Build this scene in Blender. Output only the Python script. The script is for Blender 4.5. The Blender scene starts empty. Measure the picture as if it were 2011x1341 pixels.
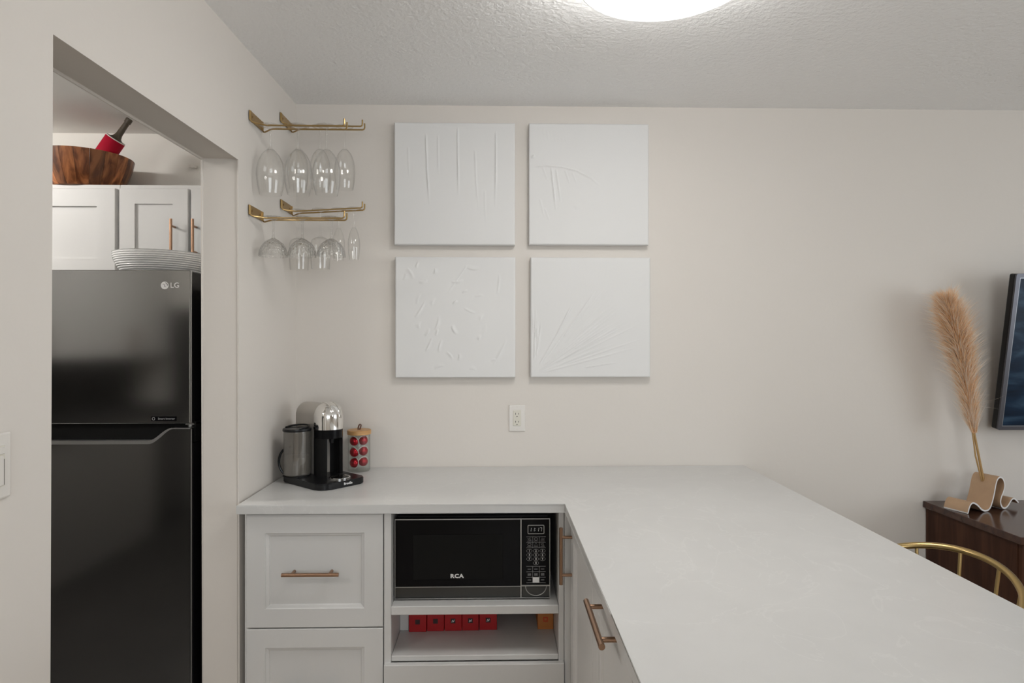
import bpy, bmesh, math, random
import numpy as np
from mathutils import Vector, Matrix
R = math.radians
random.seed(7)
S = bpy.context.scene
COL = S.collection

# ------------------------------------------------------------------ camera, world, lights, exposure
cam_d = bpy.data.cameras.new('camera')
cam = bpy.data.objects.new('camera', cam_d); COL.objects.link(cam)
cam_d.sensor_width = 36.0
cam_d.lens = 36.0 * 1236.0 / 2011.0
cam_d.clip_start = 0.02
cam.location = (0, 0, 1.45)
cam.rotation_euler = (R(90), 0, R(-1.3))
S.camera = cam

W = bpy.data.worlds.new('world'); S.world = W; W.use_nodes = True
bg = W.node_tree.nodes['Background']
bg.inputs[0].default_value = (0.80, 0.88, 1.0, 1); bg.inputs[1].default_value = 1.0

def area_light(name, loc, rot, sx, sy, power, col):
    l = bpy.data.lights.new(name, 'AREA'); l.shape = 'RECTANGLE'; l.size = sx; l.size_y = sy
    l.energy = power; l.color = col
    o = bpy.data.objects.new(name, l); COL.objects.link(o); o.location = loc; o.rotation_euler = rot
    return o
# daylight entering by the window of the right wall and by the window of the rear wall
area_light('daylight_right_window', (4.30, 0.35, 1.50), (0, R(90), 0), 1.5, 2.3, 37, (0.955, 0.98, 1.0))
area_light('daylight_rear_window', (0.75, -3.30, 1.50), (R(-90), 0, R(180)), 2.3, 1.5, 46, (0.955, 0.98, 1.0))
LAMP_STRENGTH = 14.0
KITCHEN_LAMP = 56.0

vs = S.view_settings
vs.view_transform = 'Standard'; vs.look = 'None'; vs.exposure = 0.08; vs.gamma = 1.0
try: vs.use_curve_mapping = False
except Exception: pass
S.cycles.transparent_max_bounces = 32
S.cycles.max_bounces = 9
S.cycles.diffuse_bounces = 5
S.cycles.adaptive_threshold = 0.02
S.cycles.caustics_reflective = False
S.cycles.caustics_refractive = False
S.cycles.sample_clamp_indirect = 6.0

# ------------------------------------------------------------------ materials
def new_mat(name):
    m = bpy.data.materials.new(name); m.use_nodes = True
    nt = m.node_tree
    return m, nt, nt.nodes['Principled BSDF']

def mat(name, col, rough=0.5, metal=0.0, spec=0.5, bump=None, var=None, coat=0.0, aniso=0.0, trans=0.0, stretch=None):
    """bump=(scale, strength, distance); var=(scale, amount) mottles the colour with noise."""
    m, nt, p = new_mat(name)
    p.inputs['Base Color'].default_value = (*col, 1)
    p.inputs['Roughness'].default_value = rough
    p.inputs['Metallic'].default_value = metal
    p.inputs['Specular IOR Level'].default_value = spec
    p.inputs['Coat Weight'].default_value = coat
    p.inputs['Anisotropic'].default_value = aniso
    p.inputs['Transmission Weight'].default_value = trans
    tc = nt.nodes.new('ShaderNodeTexCoord')
    vec = tc.outputs['Object']
    if stretch:
        mp = nt.nodes.new('ShaderNodeMapping'); mp.inputs['Scale'].default_value = stretch
        nt.links.new(vec, mp.inputs['Vector']); vec = mp.outputs['Vector']
    if bump:
        n = nt.nodes.new('ShaderNodeTexNoise'); n.inputs['Scale'].default_value = bump[0]; n.inputs['Detail'].default_value = 4
        nt.links.new(vec, n.inputs['Vector'])
        b = nt.nodes.new('ShaderNodeBump'); b.inputs['Strength'].default_value = bump[1]; b.inputs['Distance'].default_value = bump[2]
        nt.links.new(n.outputs['Fac'], b.inputs['Height']); nt.links.new(b.outputs['Normal'], p.inputs['Normal'])
    if var:
        n2 = nt.nodes.new('ShaderNodeTexNoise'); n2.inputs['Scale'].default_value = var[0]; n2.inputs['Detail'].default_value = 5
        nt.links.new(vec, n2.inputs['Vector'])
        r = nt.nodes.new('ShaderNodeValToRGB')
        a = var[1]
        r.color_ramp.elements[0].position = 0.3; r.color_ramp.elements[1].position = 0.7
        r.color_ramp.elements[0].color = (*[c*(1-a) for c in col], 1)
        r.color_ramp.elements[1].color = (*[min(1, c*(1+a)) for c in col], 1)
        nt.links.new(n2.outputs['Fac'], r.inputs['Fac']); nt.links.new(r.outputs['Color'], p.inputs['Base Color'])
    return m

def emit_mat(name, col, strength):
    m, nt, p = new_mat(name)
    p.inputs['Base Color'].default_value = (0.8, 0.8, 0.8, 1)
    p.inputs['Emission Color'].default_value = (*col, 1); p.inputs['Emission Strength'].default_value = strength
    return m

def thin_glass(name, tint=(1, 1, 1), gloss=1.0, base=0.02, power=3.0, facets=None, body=None):
    """clear thin glass: see-through face on, mirror-like towards the edge"""
    m = bpy.data.materials.new(name); m.use_nodes = True; nt = m.node_tree; nt.nodes.clear()
    out = nt.nodes.new('ShaderNodeOutputMaterial')
    tr = nt.nodes.new('ShaderNodeBsdfTransparent'); tr.inputs[0].default_value = (*tint, 1)
    gl = nt.nodes.new('ShaderNodeBsdfGlossy'); gl.inputs[0].default_value = (gloss, gloss, gloss, 1); gl.inputs[1].default_value = 0.03
    lw = nt.nodes.new('ShaderNodeLayerWeight'); lw.inputs[0].default_value = 0.5
    pw = nt.nodes.new('ShaderNodeMath'); pw.operation = 'POWER'; pw.inputs[1].default_value = power
    nt.links.new(lw.outputs['Facing'], pw.inputs[0])
    ad = nt.nodes.new('ShaderNodeMath'); ad.operation = 'MULTIPLY_ADD'; ad.inputs[1].default_value = 0.6; ad.inputs[2].default_value = base; ad.use_clamp = True
    nt.links.new(pw.outputs[0], ad.inputs[0])
    ec = nt.nodes.new('ShaderNodeMixRGB'); ec.inputs[1].default_value = (*tint, 1); ec.inputs[2].default_value = (*[c*0.80 for c in tint], 1)   # longer path through the wall of the glass at its outline
    nt.links.new(pw.outputs[0], ec.inputs[0]); nt.links.new(ec.outputs[0], tr.inputs[0])
    mx = nt.nodes.new('ShaderNodeMixShader')
    nt.links.new(ad.outputs[0], mx.inputs[0]); nt.links.new(tr.outputs[0], mx.inputs[1]); nt.links.new(gl.outputs[0], mx.inputs[2])
    last = mx
    if facets:
        tc = nt.nodes.new('ShaderNodeTexCoord')
        v = nt.nodes.new('ShaderNodeTexVoronoi'); v.inputs['Scale'].default_value = facets
        nt.links.new(tc.outputs['Object'], v.inputs['Vector'])
        b = nt.nodes.new('ShaderNodeBump'); b.inputs['Strength'].default_value = 1.0; b.inputs['Distance'].default_value = 0.004
        nt.links.new(v.outputs['Distance'], b.inputs['Height'])
        nt.links.new(b.outputs['Normal'], gl.inputs['Normal']); nt.links.new(b.outputs['Normal'], lw.inputs['Normal'])
    if body:
        df = nt.nodes.new('ShaderNodeBsdfDiffuse'); df.inputs[0].default_value = (*body[0], 1)
        m2 = nt.nodes.new('ShaderNodeMixShader'); m2.inputs[0].default_value = body[1]
        nt.links.new(last.outputs[0], m2.inputs[1]); nt.links.new(df.outputs[0], m2.inputs[2]); last = m2
    nt.links.new(last.outputs[0], out.inputs[0])
    return m

def wood_mat(name, c1, c2, rough=0.35, scale=(3, 3, 30), axis='Z', per_object=0.0, coat=0.0, dist=4.0):
    m, nt, p = new_mat(name)
    p.inputs['Roughness'].default_value = rough; p.inputs['Coat Weight'].default_value = coat
    tc = nt.nodes.new('ShaderNodeTexCoord')
    mp = nt.nodes.new('ShaderNodeMapping'); mp.inputs['Scale'].default_value = scale
    nt.links.new(tc.outputs['Object'], mp.inputs['Vector'])
    oi = nt.nodes.new('ShaderNodeObjectInfo')
    va = nt.nodes.new('ShaderNodeVectorMath'); va.operation = 'ADD'
    sc = nt.nodes.new('ShaderNodeVectorMath'); sc.operation = 'SCALE'; sc.inputs[0].default_value = (17, 31, 23)
    nt.links.new(oi.outputs['Random'], sc.inputs['Scale'])
    nt.links.new(mp.outputs['Vector'], va.inputs[0]); nt.links.new(sc.outputs[0], va.inputs[1])
    n = nt.nodes.new('ShaderNodeTexNoise'); n.inputs['Scale'].default_value = 1.0; n.inputs['Detail'].default_value = 6
    n.inputs['Distortion'].default_value = dist * 0.2
    nt.links.new(va.outputs[0], n.inputs['Vector'])
    r = nt.nodes.new('ShaderNodeValToRGB')
    r.color_ramp.elements[0].position = 0.36; r.color_ramp.elements[1].position = 0.66
    r.color_ramp.elements[0].color = (*c1, 1); r.color_ramp.elements[1].color = (*c2, 1)
    nt.links.new(n.outputs['Fac'], r.inputs['Fac'])
    last = r.outputs['Color']
    if per_object:
        mr = nt.nodes.new('ShaderNodeMapRange'); mr.inputs['To Min'].default_value = 1 - per_object; mr.inputs['To Max'].default_value = 1 + per_object
        nt.links.new(oi.outputs['Random'], mr.inputs['Value'])
        hs = nt.nodes.new('ShaderNodeHueSaturation'); nt.links.new(mr.outputs[0], hs.inputs['Value']); nt.links.new(last, hs.inputs['Color'])
        last = hs.outputs['Color']
    nt.links.new(last, p.inputs['Base Color'])
    return m

M = {}
M['wall'] = mat('wall paint', (0.70, 0.66, 0.615), 0.75, spec=0.25, bump=(55, 0.12, 0.003))
M['kitchen_wall'] = mat('kitchen wall paint', (0.83, 0.81, 0.77), 0.75, spec=0.25, bump=(55, 0.12, 0.003))
M['ceiling'] = mat('ceiling texture', (0.88, 0.88, 0.88), 0.85, spec=0.2, bump=(70, 0.7, 0.006))
M['floor'] = wood_mat('floor boards', (0.40, 0.32, 0.24), (0.52, 0.43, 0.33), 0.4, (2, 14, 2))
M['cab'] = mat('cabinet lacquer', (0.655, 0.65, 0.64), 0.42, spec=0.4, bump=(250, 0.03, 0.001))
M['cab_in'] = mat('cabinet interior', (0.70, 0.69, 0.67), 0.5, spec=0.3)
M['trimwhite'] = mat('white plastic', (0.72, 0.69, 0.65), 0.35)
M['insert'] = mat('ivory plastic', (0.66, 0.63, 0.55), 0.35)
M['slot'] = mat('slot black', (0.01, 0.01, 0.01), 0.6)
M['copper'] = mat('brushed bronze', (0.38, 0.235, 0.155), 0.32, 1.0)
M['gold'] = mat('antique gold', (0.42, 0.29, 0.13), 0.32, 1.0)
M['canvas'] = mat('white paint relief', (0.74, 0.737, 0.73), 0.7, spec=0.25, bump=(420, 0.10, 0.001))
M['black_gloss'] = mat('black gloss', (0.005, 0.005, 0.006), 0.10, spec=0.12)
M['black_satin'] = mat('black satin', (0.009, 0.009, 0.010), 0.28, spec=0.28)
M['black_matte'] = mat('black matte', (0.008, 0.008, 0.008), 0.6, spec=0.15)
M['silver'] = mat('silver trim', (0.42, 0.42, 0.41), 0.35, 0.9)
M['print'] = mat('grey print', (0.40, 0.40, 0.40), 0.6)
M['print_white'] = mat('white print', (0.80, 0.80, 0.80), 0.5)
M['chrome'] = mat('chrome', (0.86, 0.85, 0.83), 0.06, 1.0)
M['dark_steel'] = mat('dark brushed steel', (0.37, 0.366, 0.36), 0.11, 1.0, bump=(1.0, 0.012, 0.0004), stretch=(4, 4, 900))
M['mw_steel'] = mat('microwave steel', (0.075, 0.075, 0.073), 0.3, 0.9, bump=(1.0, 0.05, 0.0008), stretch=(4, 4, 700))
M['satin_grey'] = mat('titanium grey', (0.46, 0.43, 0.39), 0.33, 0.35)
M['red'] = mat('red card', (0.42, 0.005, 0.009), 0.45)
M['orange'] = mat('orange card', (0.56, 0.20, 0.045), 0.5)
M['orange_red'] = mat('orange red print', (0.60, 0.07, 0.02), 0.5)
M['dark_print'] = mat('dark print', (0.03, 0.008, 0.01), 0.5)
M['red_sleeve'] = mat('red sleeve', (0.40, 0.004, 0.026), 0.6, spec=0.15)
M['bottle'] = mat('bottle dark', (0.070, 0.055, 0.038), 0.3)
M['bamboo'] = wood_mat('bamboo', (0.50, 0.27, 0.10), (0.60, 0.34, 0.14), 0.4, (6, 6, 60))
M['leather'] = mat('brown leather', (0.12, 0.05, 0.03), 0.6)
M['capsule'] = mat('red capsule foil', (0.42, 0.012, 0.022), 0.28, 0.75)
M['capsule_rim'] = mat('capsule rim', (0.80, 0.76, 0.74), 0.5, 0.0)
M['acacia'] = wood_mat('acacia wood', (0.12, 0.034, 0.012), (0.46, 0.175, 0.065), 0.30, (20, 20, 5), per_object=0.4, dist=8)
M['walnut'] = wood_mat('walnut dark', (0.040, 0.015, 0.008), (0.075, 0.031, 0.017), 0.5, (26, 26, 2.0))
M['walnut'].node_tree.nodes['Principled BSDF'].inputs['Specular IOR Level'].default_value = 0.15
M['walnut_top'] = wood_mat('walnut top', (0.040, 0.015, 0.010), (0.070, 0.030, 0.018), 0.18, (2.0, 26, 26))
M['tan'] = mat('tan veneer', (0.47, 0.31, 0.19), 0.5, var=(20, 0.06))
M['white_edge'] = mat('white edge', (0.80, 0.78, 0.76), 0.5)
M['stem'] = mat('dried stem', (0.42, 0.26, 0.10), 0.6)
M['plume_a'] = mat('plume tan', (0.82, 0.50, 0.26), 0.9, spec=0.1)
M['plume_b'] = mat('plume beige', (0.88, 0.63, 0.40), 0.9, spec=0.1)
M['plume_c'] = mat('plume pale', (0.92, 0.83, 0.73), 0.9, spec=0.1)
M['brass'] = mat('brushed brass', (0.50, 0.36, 0.16), 0.28, 1.0)
M['seat'] = mat('black seat pad', (0.02, 0.02, 0.02), 0.6)
M['bezel'] = mat('grey bezel', (0.10, 0.10, 0.115), 0.35, 0.7)
M['bezel_in'] = mat('bezel inner line', (0.22, 0.23, 0.25), 0.35, 0.7)
M['glass'] = thin_glass('clear glass', (0.988, 0.988, 0.985), 1.0, 0.035, 3.2)
M['glass_cut'] = thin_glass('cut glass', (0.97, 0.97, 0.965), 0.85, 0.05, 2.2, facets=110)
M['glass_jar'] = thin_glass('jar glass', (0.97, 0.98, 0.97), 0.9, 0.03, 3.0)
M['glass_pane'] = thin_glass('window glass', (0.98, 0.99, 0.99), 0.9, 0.02, 4.0)
M['bowl_glass'] = thin_glass('ribbed bowl', (0.93, 0.93, 0.93), 0.85, 0.05, 3.0, body=((0.93, 0.93, 0.92), 0.86))
M['tank'] = thin_glass('smoked tank', (0.70, 0.68, 0.65), 0.9, 0.12, 2.0, body=((0.28, 0.26, 0.23), 0.25))
M['tank_in'] = mat('tank water body', (0.56, 0.54, 0.50), 0.3)
M['lamp'] = emit_mat('lamp diffuser', (1.0, 0.985, 0.955), LAMP_STRENGTH)
M['klamp'] = emit_mat('kitchen lamp diffuser', (1.0, 0.97, 0.93), KITCHEN_LAMP)
M['klamp_added'] = emit_mat('added kitchen lamp diffuser', (1.0, 0.97, 0.93), KITCHEN_LAMP*0.68)  # weaker glow for the added second kitchen light
M['lamp_rim'] = mat('lamp rim', (0.50, 0.50, 0.49), 0.4)
M['led'] = emit_mat('clock digits', (0.55, 0.62, 0.60), 0.12)

def counter_mat():
    m, nt, p = new_mat('quartz worktop')
    p.inputs['Roughness'].default_value = 0.28
    tc = nt.nodes.new('ShaderNodeTexCoord')
    n1 = nt.nodes.new('ShaderNodeTexNoise'); n1.inputs['Scale'].default_value = 5.0; n1.inputs['Detail'].default_value = 8; n1.inputs['Roughness'].default_value = 0.65
    nt.links.new(tc.outputs['Object'], n1.inputs['Vector'])
    r1 = nt.nodes.new('ShaderNodeValToRGB')
    r1.color_ramp.elements[0].position = 0.35; r1.color_ramp.elements[0].color = (0.60, 0.597, 0.587, 1)
    r1.color_ramp.elements[1].position = 0.65; r1.color_ramp.elements[1].color = (0.63, 0.627, 0.617, 1)
    nt.links.new(n1.outputs['Fac'], r1.inputs['Fac'])
    n2 = nt.nodes.new('ShaderNodeTexNoise'); n2.inputs['Scale'].default_value = 3.2; n2.inputs['Detail'].default_value = 9; n2.inputs['Distortion'].default_value = 1.4
    nt.links.new(tc.outputs['Object'], n2.inputs['Vector'])
    r2 = nt.nodes.new('ShaderNodeValToRGB')                       # thin pale veins where the noise crosses its middle value
    e = r2.color_ramp.elements; e[0].position = 0.490; e[0].color = (0, 0, 0, 1); e[1].position = 0.5; e[1].color = (1, 1, 1, 1)
    k = e.new(0.51); k.color = (0, 0, 0, 1)
    nt.links.new(n2.outputs['Fac'], r2.inputs['Fac'])
    mu = nt.nodes.new('ShaderNodeMath'); mu.operation = 'MULTIPLY'; mu.inputs[1].default_value = 0.35
    nt.links.new(r2.outputs['Color'], mu.inputs[0])
    mx = nt.nodes.new('ShaderNodeMixRGB'); mx.inputs[2].default_value = (0.72, 0.717, 0.707, 1)
    nt.links.new(mu.outputs[0], mx.inputs[0]); nt.links.new(r1.outputs['Color'], mx.inputs[1])
    nt.links.new(mx.outputs[0], p.inputs['Base Color'])
    return m
M['counter'] = counter_mat()

def screen_mat():
    m, nt, p = new_mat('tv picture')
    p.inputs['Base Color'].default_value = (0.003, 0.004, 0.007, 1); p.inputs['Roughness'].default_value = 0.3; p.inputs['Specular IOR Level'].default_value = 0.12
    tc = nt.nodes.new('ShaderNodeTexCoord'); mp = nt.nodes.new('ShaderNodeMapping'); mp.inputs['Scale'].default_value = (2.2, 1, 7.0)
    nt.links.new(tc.outputs['Object'], mp.inputs['Vector'])
    n = nt.nodes.new('ShaderNodeTexNoise'); n.inputs['Scale'].default_value = 1.6; n.inputs['Detail'].default_value = 6; n.inputs['Distortion'].default_value = 0.6
    nt.links.new(mp.outputs['Vector'], n.inputs['Vector'])
    r = nt.nodes.new('ShaderNodeValToRGB'); e = r.color_ramp.elements
    e[0].position = 0.35; e[0].color = (0.004, 0.010, 0.022, 1)
    e[1].position = 0.72; e[1].color = (0.12, 0.24, 0.36, 1)
    k = e.new(0.52); k.color = (0.016, 0.050, 0.105, 1)
    nt.links.new(n.outputs['Fac'], r.inputs['Fac'])
    nt.links.new(r.outputs['Color'], p.inputs['Emission Color']); p.inputs['Emission Strength'].default_value = 0.22
    return m
M['screen'] = screen_mat()

# ------------------------------------------------------------------ mesh helpers
def bm_box(bm, x0, x1, y0, y1, z0, z1, bev=0.0, seg=2):
    vs_ = [bm.verts.new(p) for p in ((x0, y0, z0), (x1, y0, z0), (x1, y1, z0), (x0, y1, z0), (x0, y0, z1), (x1, y0, z1), (x1, y1, z1), (x0, y1, z1))]
    fs = [bm.faces.new([vs_[i] for i in q]) for q in ((0, 3, 2, 1), (4, 5, 6, 7), (0, 1, 5, 4), (1, 2, 6, 5), (2, 3, 7, 6), (3, 0, 4, 7))]
    if bev > 0:
        ed = list({e for f in fs for e in f.edges})
        bmesh.ops.bevel(bm, geom=ed, offset=bev, segments=seg, affect='EDGES', profile=0.5)

def frame_of(d):
    d = Vector(d).normalized()
    up = Vector((0, 0, 1)) if abs(d.z) < 0.95 else Vector((1, 0, 0))
    a = d.cross(up).normalized(); b = a.cross(d).normalized()
    return d, a, b

def bm_tube(bm, pts, r, n=10, caps=True, closed=False):
    """tube along a path with parallel-transported rings; r a number or a list"""
    pts = [Vector(p) for p in pts]; N = len(pts)
    rs = r if isinstance(r, (list, tuple)) else [r]*N
    rings = []; a_prev = None
    for i in range(N):
        if closed: t = pts[(i+1) % N] - pts[i-1]
        else: t = pts[min(i+1, N-1)] - pts[max(i-1, 0)]
        t.normalize()
        if a_prev is None: _, a, b = frame_of(t)
        else:
            a = a_prev - t*a_prev.dot(t); a.normalize(); b = a.cross(t)
        a_prev = a
        rings.append([bm.verts.new(pts[i] + (a*math.cos(2*math.pi*k/n) + b*math.sin(2*math.pi*k/n))*rs[i]) for k in range(n)])
    for i in range(N if closed else N-1):
        A, B = rings[i], rings[(i+1) % N]
        for k in range(n): bm.faces.new((A[k], A[(k+1) % n], B[(k+1) % n], B[k]))
    if caps and not closed:
        bm.faces.new(rings[0][::-1]); bm.faces.new(rings[-1])

def bm_lathe(bm, prof, n=40, c=(0, 0, 0), close=False):
    """revolve (r, z) points about the z axis; r=0 gives a pole"""
    rows = []
    for r, z in prof:
        if r <= 1e-6: rows.append([bm.verts.new((c[0], c[1], c[2]+z))])
        else: rows.append([bm.verts.new((c[0]+r*math.cos(2*math.pi*k/n), c[1]+r*math.sin(2*math.pi*k/n), c[2]+z)) for k in range(n)])
    pairs = list(zip(rows[:-1], rows[1:]))
    if close: pairs.append((rows[-1], rows[0]))
    for A, B in pairs:
        for k in range(n):
            k2 = (k+1) % n
            if len(A) == 1 and len(B) == 1: continue
            if len(A) == 1: bm.faces.new((A[0], B[k2], B[k]))
            elif len(B) == 1: bm.faces.new((A[k], A[k2], B[0]))
            else: bm.faces.new((A[k], A[k2], B[k2], B[k]))

def bm_prism(bm, poly, z0, z1, bev=0.0, seg=2):
    lo = [bm.verts.new((x, y, z0)) for x, y in poly]; hi = [bm.verts.new((x, y, z1)) for x, y in poly]
    n = len(poly); fs = [bm.faces.new(lo[::-1]), bm.faces.new(hi)]
    for i in range(n): fs.append(bm.faces.new((lo[i], lo[(i+1) % n], hi[(i+1) % n], hi[i])))
    if bev > 0:
        bmesh.ops.bevel(bm, geom=list(fs[0].edges) + list(fs[1].edges), offset=bev, segments=seg, affect='EDGES')

def finish(bm, smooth=False, angle=40):
    bmesh.ops.recalc_face_normals(bm, faces=bm.faces)
    me = bpy.data.meshes.new('mesh'); bm.to_mesh(me); bm.free()
    if smooth:
        for p in me.polygons: p.use_smooth = True
        try: me.set_sharp_from_angle(angle=R(angle))
        except Exception: pass
    return me

def obj(name, bm, m, parent=None, loc=(0, 0, 0), rot=(0, 0, 0), smooth=False, angle=40):
    me = bm if isinstance(bm, bpy.types.Mesh) else finish(bm, smooth, angle)
    me.name = name
    if m is not None and not me.materials:
        for x in (m if isinstance(m, (list, tuple)) else [m]): me.materials.append(x)
    o = bpy.data.objects.new(name, me); COL.objects.link(o)
    o.parent = parent; o.location = loc; o.rotation_euler = rot
    return o

def tag(o, label=None, cat=None, group=None, kind=None):
    if label: o['label'] = label
    if cat: o['category'] = cat
    if group: o['group'] = group
    if kind: o['kind'] = kind
    return o

def thing(name, label, cat, loc=(0, 0, 0), rot=(0, 0, 0), group=None):
    o = bpy.data.objects.new(name, None); COL.objects.link(o); o.empty_display_size = 0.05
    o.location = loc; o.rotation_euler = rot
    return tag(o, label, cat, group)

def wpart(name, bm, m, parent, smooth=False, angle=40):
    """part whose mesh is written in world coordinates under an unrotated thing"""
    L = parent.location
    if isinstance(bm, bmesh.types.BMesh): bmesh.ops.translate(bm, verts=bm.verts, vec=-L)
    return obj(name, bm, m, parent, smooth=smooth, angle=angle)

def box_part(name, m, parent, b, bev=0.0015):
    bm = bmesh.new(); bm_box(bm, *b, bev=bev, seg=1); return wpart(name, bm, m, parent)

def structure(name, bm, m, label=None):
    o = obj(name, bm, m); o['kind'] = 'structure'
    if label: o['label'] = label
    return o

def dup(o, parent=None):
    c = o.copy(); COL.objects.link(c); c.parent = parent
    for ch in list(o.children): dup(ch, c)
    return c

def text_mesh(s, size, depth=0.0006, align='CENTER', bold=0.0, shear=0.0, space=1.0):
    cu = bpy.data.curves.new('lettering', 'FONT'); cu.body = s; cu.size = size; cu.extrude = depth/2
    cu.align_x = align; cu.align_y = 'CENTER'; cu.offset = bold; cu.shear = shear; cu.space_character = space; cu.resolution_u = 3
    t = bpy.data.objects.new('lettering', cu); COL.objects.link(t)
    dg = bpy.context.evaluated_depsgraph_get()
    me = bpy.data.meshes.new_from_object(t.evaluated_get(dg)); me.materials.clear()
    bpy.data.objects.remove(t); bpy.data.curves.remove(cu)
    return me
FACE_FRONT = (R(90), 0, 0)          # lettering lying in XY turned to face -Y

# ------------------------------------------------------------------ the setting
CZ = 2.464                            # ceiling height
DY = 2.71                             # dining back wall
WX = lambda y: -0.861 - 0.014*(DY - y)  # face of the wall between dining room and kitchen
KY = 3.10                             # kitchen back wall
HDR = 2.065; OP0 = 1.262; OP1 = 2.136   # opening to the kitchen

bm = bmesh.new(); bm_box(bm, -3.35, 4.45, -3.45, 3.30, -0.06, 0.0); structure('floor', bm, M['floor'])
bm = bmesh.new(); bm_box(bm, -3.35, 4.45, -3.45, 3.30, CZ, CZ+0.08); structure('ceiling', bm, M['ceiling'], 'grey textured ceiling')
bm = bmesh.new(); bm_box(bm, -0.90, 4.32, DY, DY+0.12, 0, CZ); structure('wall_back', bm, M['wall'], 'warm off-white back wall')

# partition with the kitchen opening: one slab cut out of a yz outline
bm = bmesh.new()
out = [(-3.32, 0), (OP0, 0), (OP0, HDR), (OP1, HDR), (OP1, 0), (KY+0.02, 0), (KY+0.02, CZ), (-3.32, CZ)]
A = [bm.verts.new((WX(y), y, z)) for y, z in out]; B = [bm.verts.new((WX(y)-0.125, y, z)) for y, z in out]
bm.faces.new(A); bm.faces.new(B[::-1])
side = [bm.faces.new((A[i], B[i], B[(i+1) % 8], A[(i+1) % 8])) for i in range(8)]
ed = [e for e in bm.edges if all(v in (A[1], A[2], A[3], A[4]) for v in e.verts) or all(v in (B[1], B[2], B[3], B[4]) for v in e.verts)]
bmesh.ops.bevel(bm, geom=ed, offset=0.006, segments=3, affect='EDGES')
structure('wall_left', bm, M['wall'], 'off-white partition wall with kitchen opening')

def wall_with_window(name, axis, pos, th, lo, hi, w0, w1, z0, z1):
    bm = bmesh.new()
    outer = [(lo, 0), (hi, 0), (hi, CZ), (lo, CZ)]; inner = [(w0, z0), (w1, z0), (w1, z1), (w0, z1)]
    def P(a, z, d): return (pos+d, a, z) if axis == 'x' else (a, pos+d, z)
    rings = [[bm.verts.new(P(a, z, d)) for a, z in rg] for d in (0, th) for rg in (outer, inner)]
    for k in range(4):
        j = (k+1) % 4
        bm.faces.new((rings[0][k], rings[0][j], rings[1][j], rings[1][k]))
        bm.faces.new((rings[2][k], rings[2][j], rings[3][j], rings[3][k]))
        bm.faces.new((rings[0][k], rings[0][j], rings[2][j], rings[2][k]))
        bm.faces.new((rings[1][k], rings[1][j], rings[3][j], rings[3][k]))
    structure(name, bm, M['wall'])
wall_with_window('wall_right', 'x', 4.18, 0.12, -3.4, DY+0.1, -0.80, 1.50, 0.75, 2.25)
wall_with_window('wall_rear', 'y', -3.18, -0.12, -1.0, 4.3, -0.40, 1.90, 0.75, 2.25)

def window(name, axis, pos, a0, a1, z0, z1):
    def bxx(bm, s0, s1, t0, t1, d0, d1):
        if axis == 'x': bm_box(bm, pos+d0, pos+d1, s0, s1, t0, t1)
        else: bm_box(bm, s0, s1, pos+d0, pos+d1, t0, t1)
    bm = bmesh.new(); m_ = (a0+a1)/2
    bxx(bm, a0, a1, z0, z0+0.05, -0.03, 0.03); bxx(bm, a0, a1, z1-0.05, z1, -0.03, 0.03)
    bxx(bm, a0, a0+0.05, z0+0.05, z1-0.05, -0.03, 0.03); bxx(bm, a1-0.05, a1, z0+0.05, z1-0.05, -0.03, 0.03)
    bxx(bm, m_-0.03, m_+0.03, z0+0.05, z1-0.05, -0.03, 0.03)
    w = structure(name, bm, M['trimwhite'])
    for s0, s1 in ((a0+0.05, m_-0.03), (m_+0.03, a1-0.05)):
        b2 = bmesh.new(); bxx(b2, s0, s1, z0+0.05, z1-0.05, -0.004, 0.004); obj('pane', b2, M['glass_pane'], w)
window('window_1', 'x', 4.24, -0.80, 1.50, 0.75, 2.25)
window('window_2', 'y', -3.24, -0.40, 1.90, 0.75, 2.25)

# kitchen shell
bm = bmesh.new(); bm_box(bm, -3.20, -0.992, -1.20, KY, CZ-0.004, CZ-0.0002); structure('ceiling_kitchen', bm, mat('smooth kitchen ceiling', (0.84, 0.83, 0.81), 0.8, spec=0.2))
bm = bmesh.new(); bm_box(bm, -3.20, -0.995, -1.20, KY, 0.0002, 0.006); structure('floor_kitchen', bm, mat('dark slate floor', (0.035, 0.033, 0.031), 0.45, var=(4, 0.2)))
bm = bmesh.new(); bm_box(bm, -3.32, -0.90, KY, KY+0.12, 0, CZ); structure('wall_kitchen_back', bm, M['kitchen_wall'])
bm = bmesh.new(); bm_box(bm, -3.32, -3.20, -1.32, KY, 0, CZ); structure('wall_kitchen_left', bm, M['kitchen_wall'])
bm = bmesh.new(); bm_box(bm, -3.20, WX(-1.3)-0.125, -1.32, -1.20, 0, CZ); structure('wall_kitchen_rear', bm, M['kitchen_wall'])

# ------------------------------------------------------------------ worktop and base cabinets
bm = bmesh.new()
bm_prism(bm, [(-0.8605, DY-0.001), (-0.858, 2.085), (0.225, 2.085), (0.225, 0.40), (1.056, 0.40), (1.070, DY-0.001)], 0.882, 0.912, bev=0.0025)
tag(obj('countertop', bm, M['counter']), 'pale grey quartz L-shaped countertop with peninsula', 'countertop')

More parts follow.
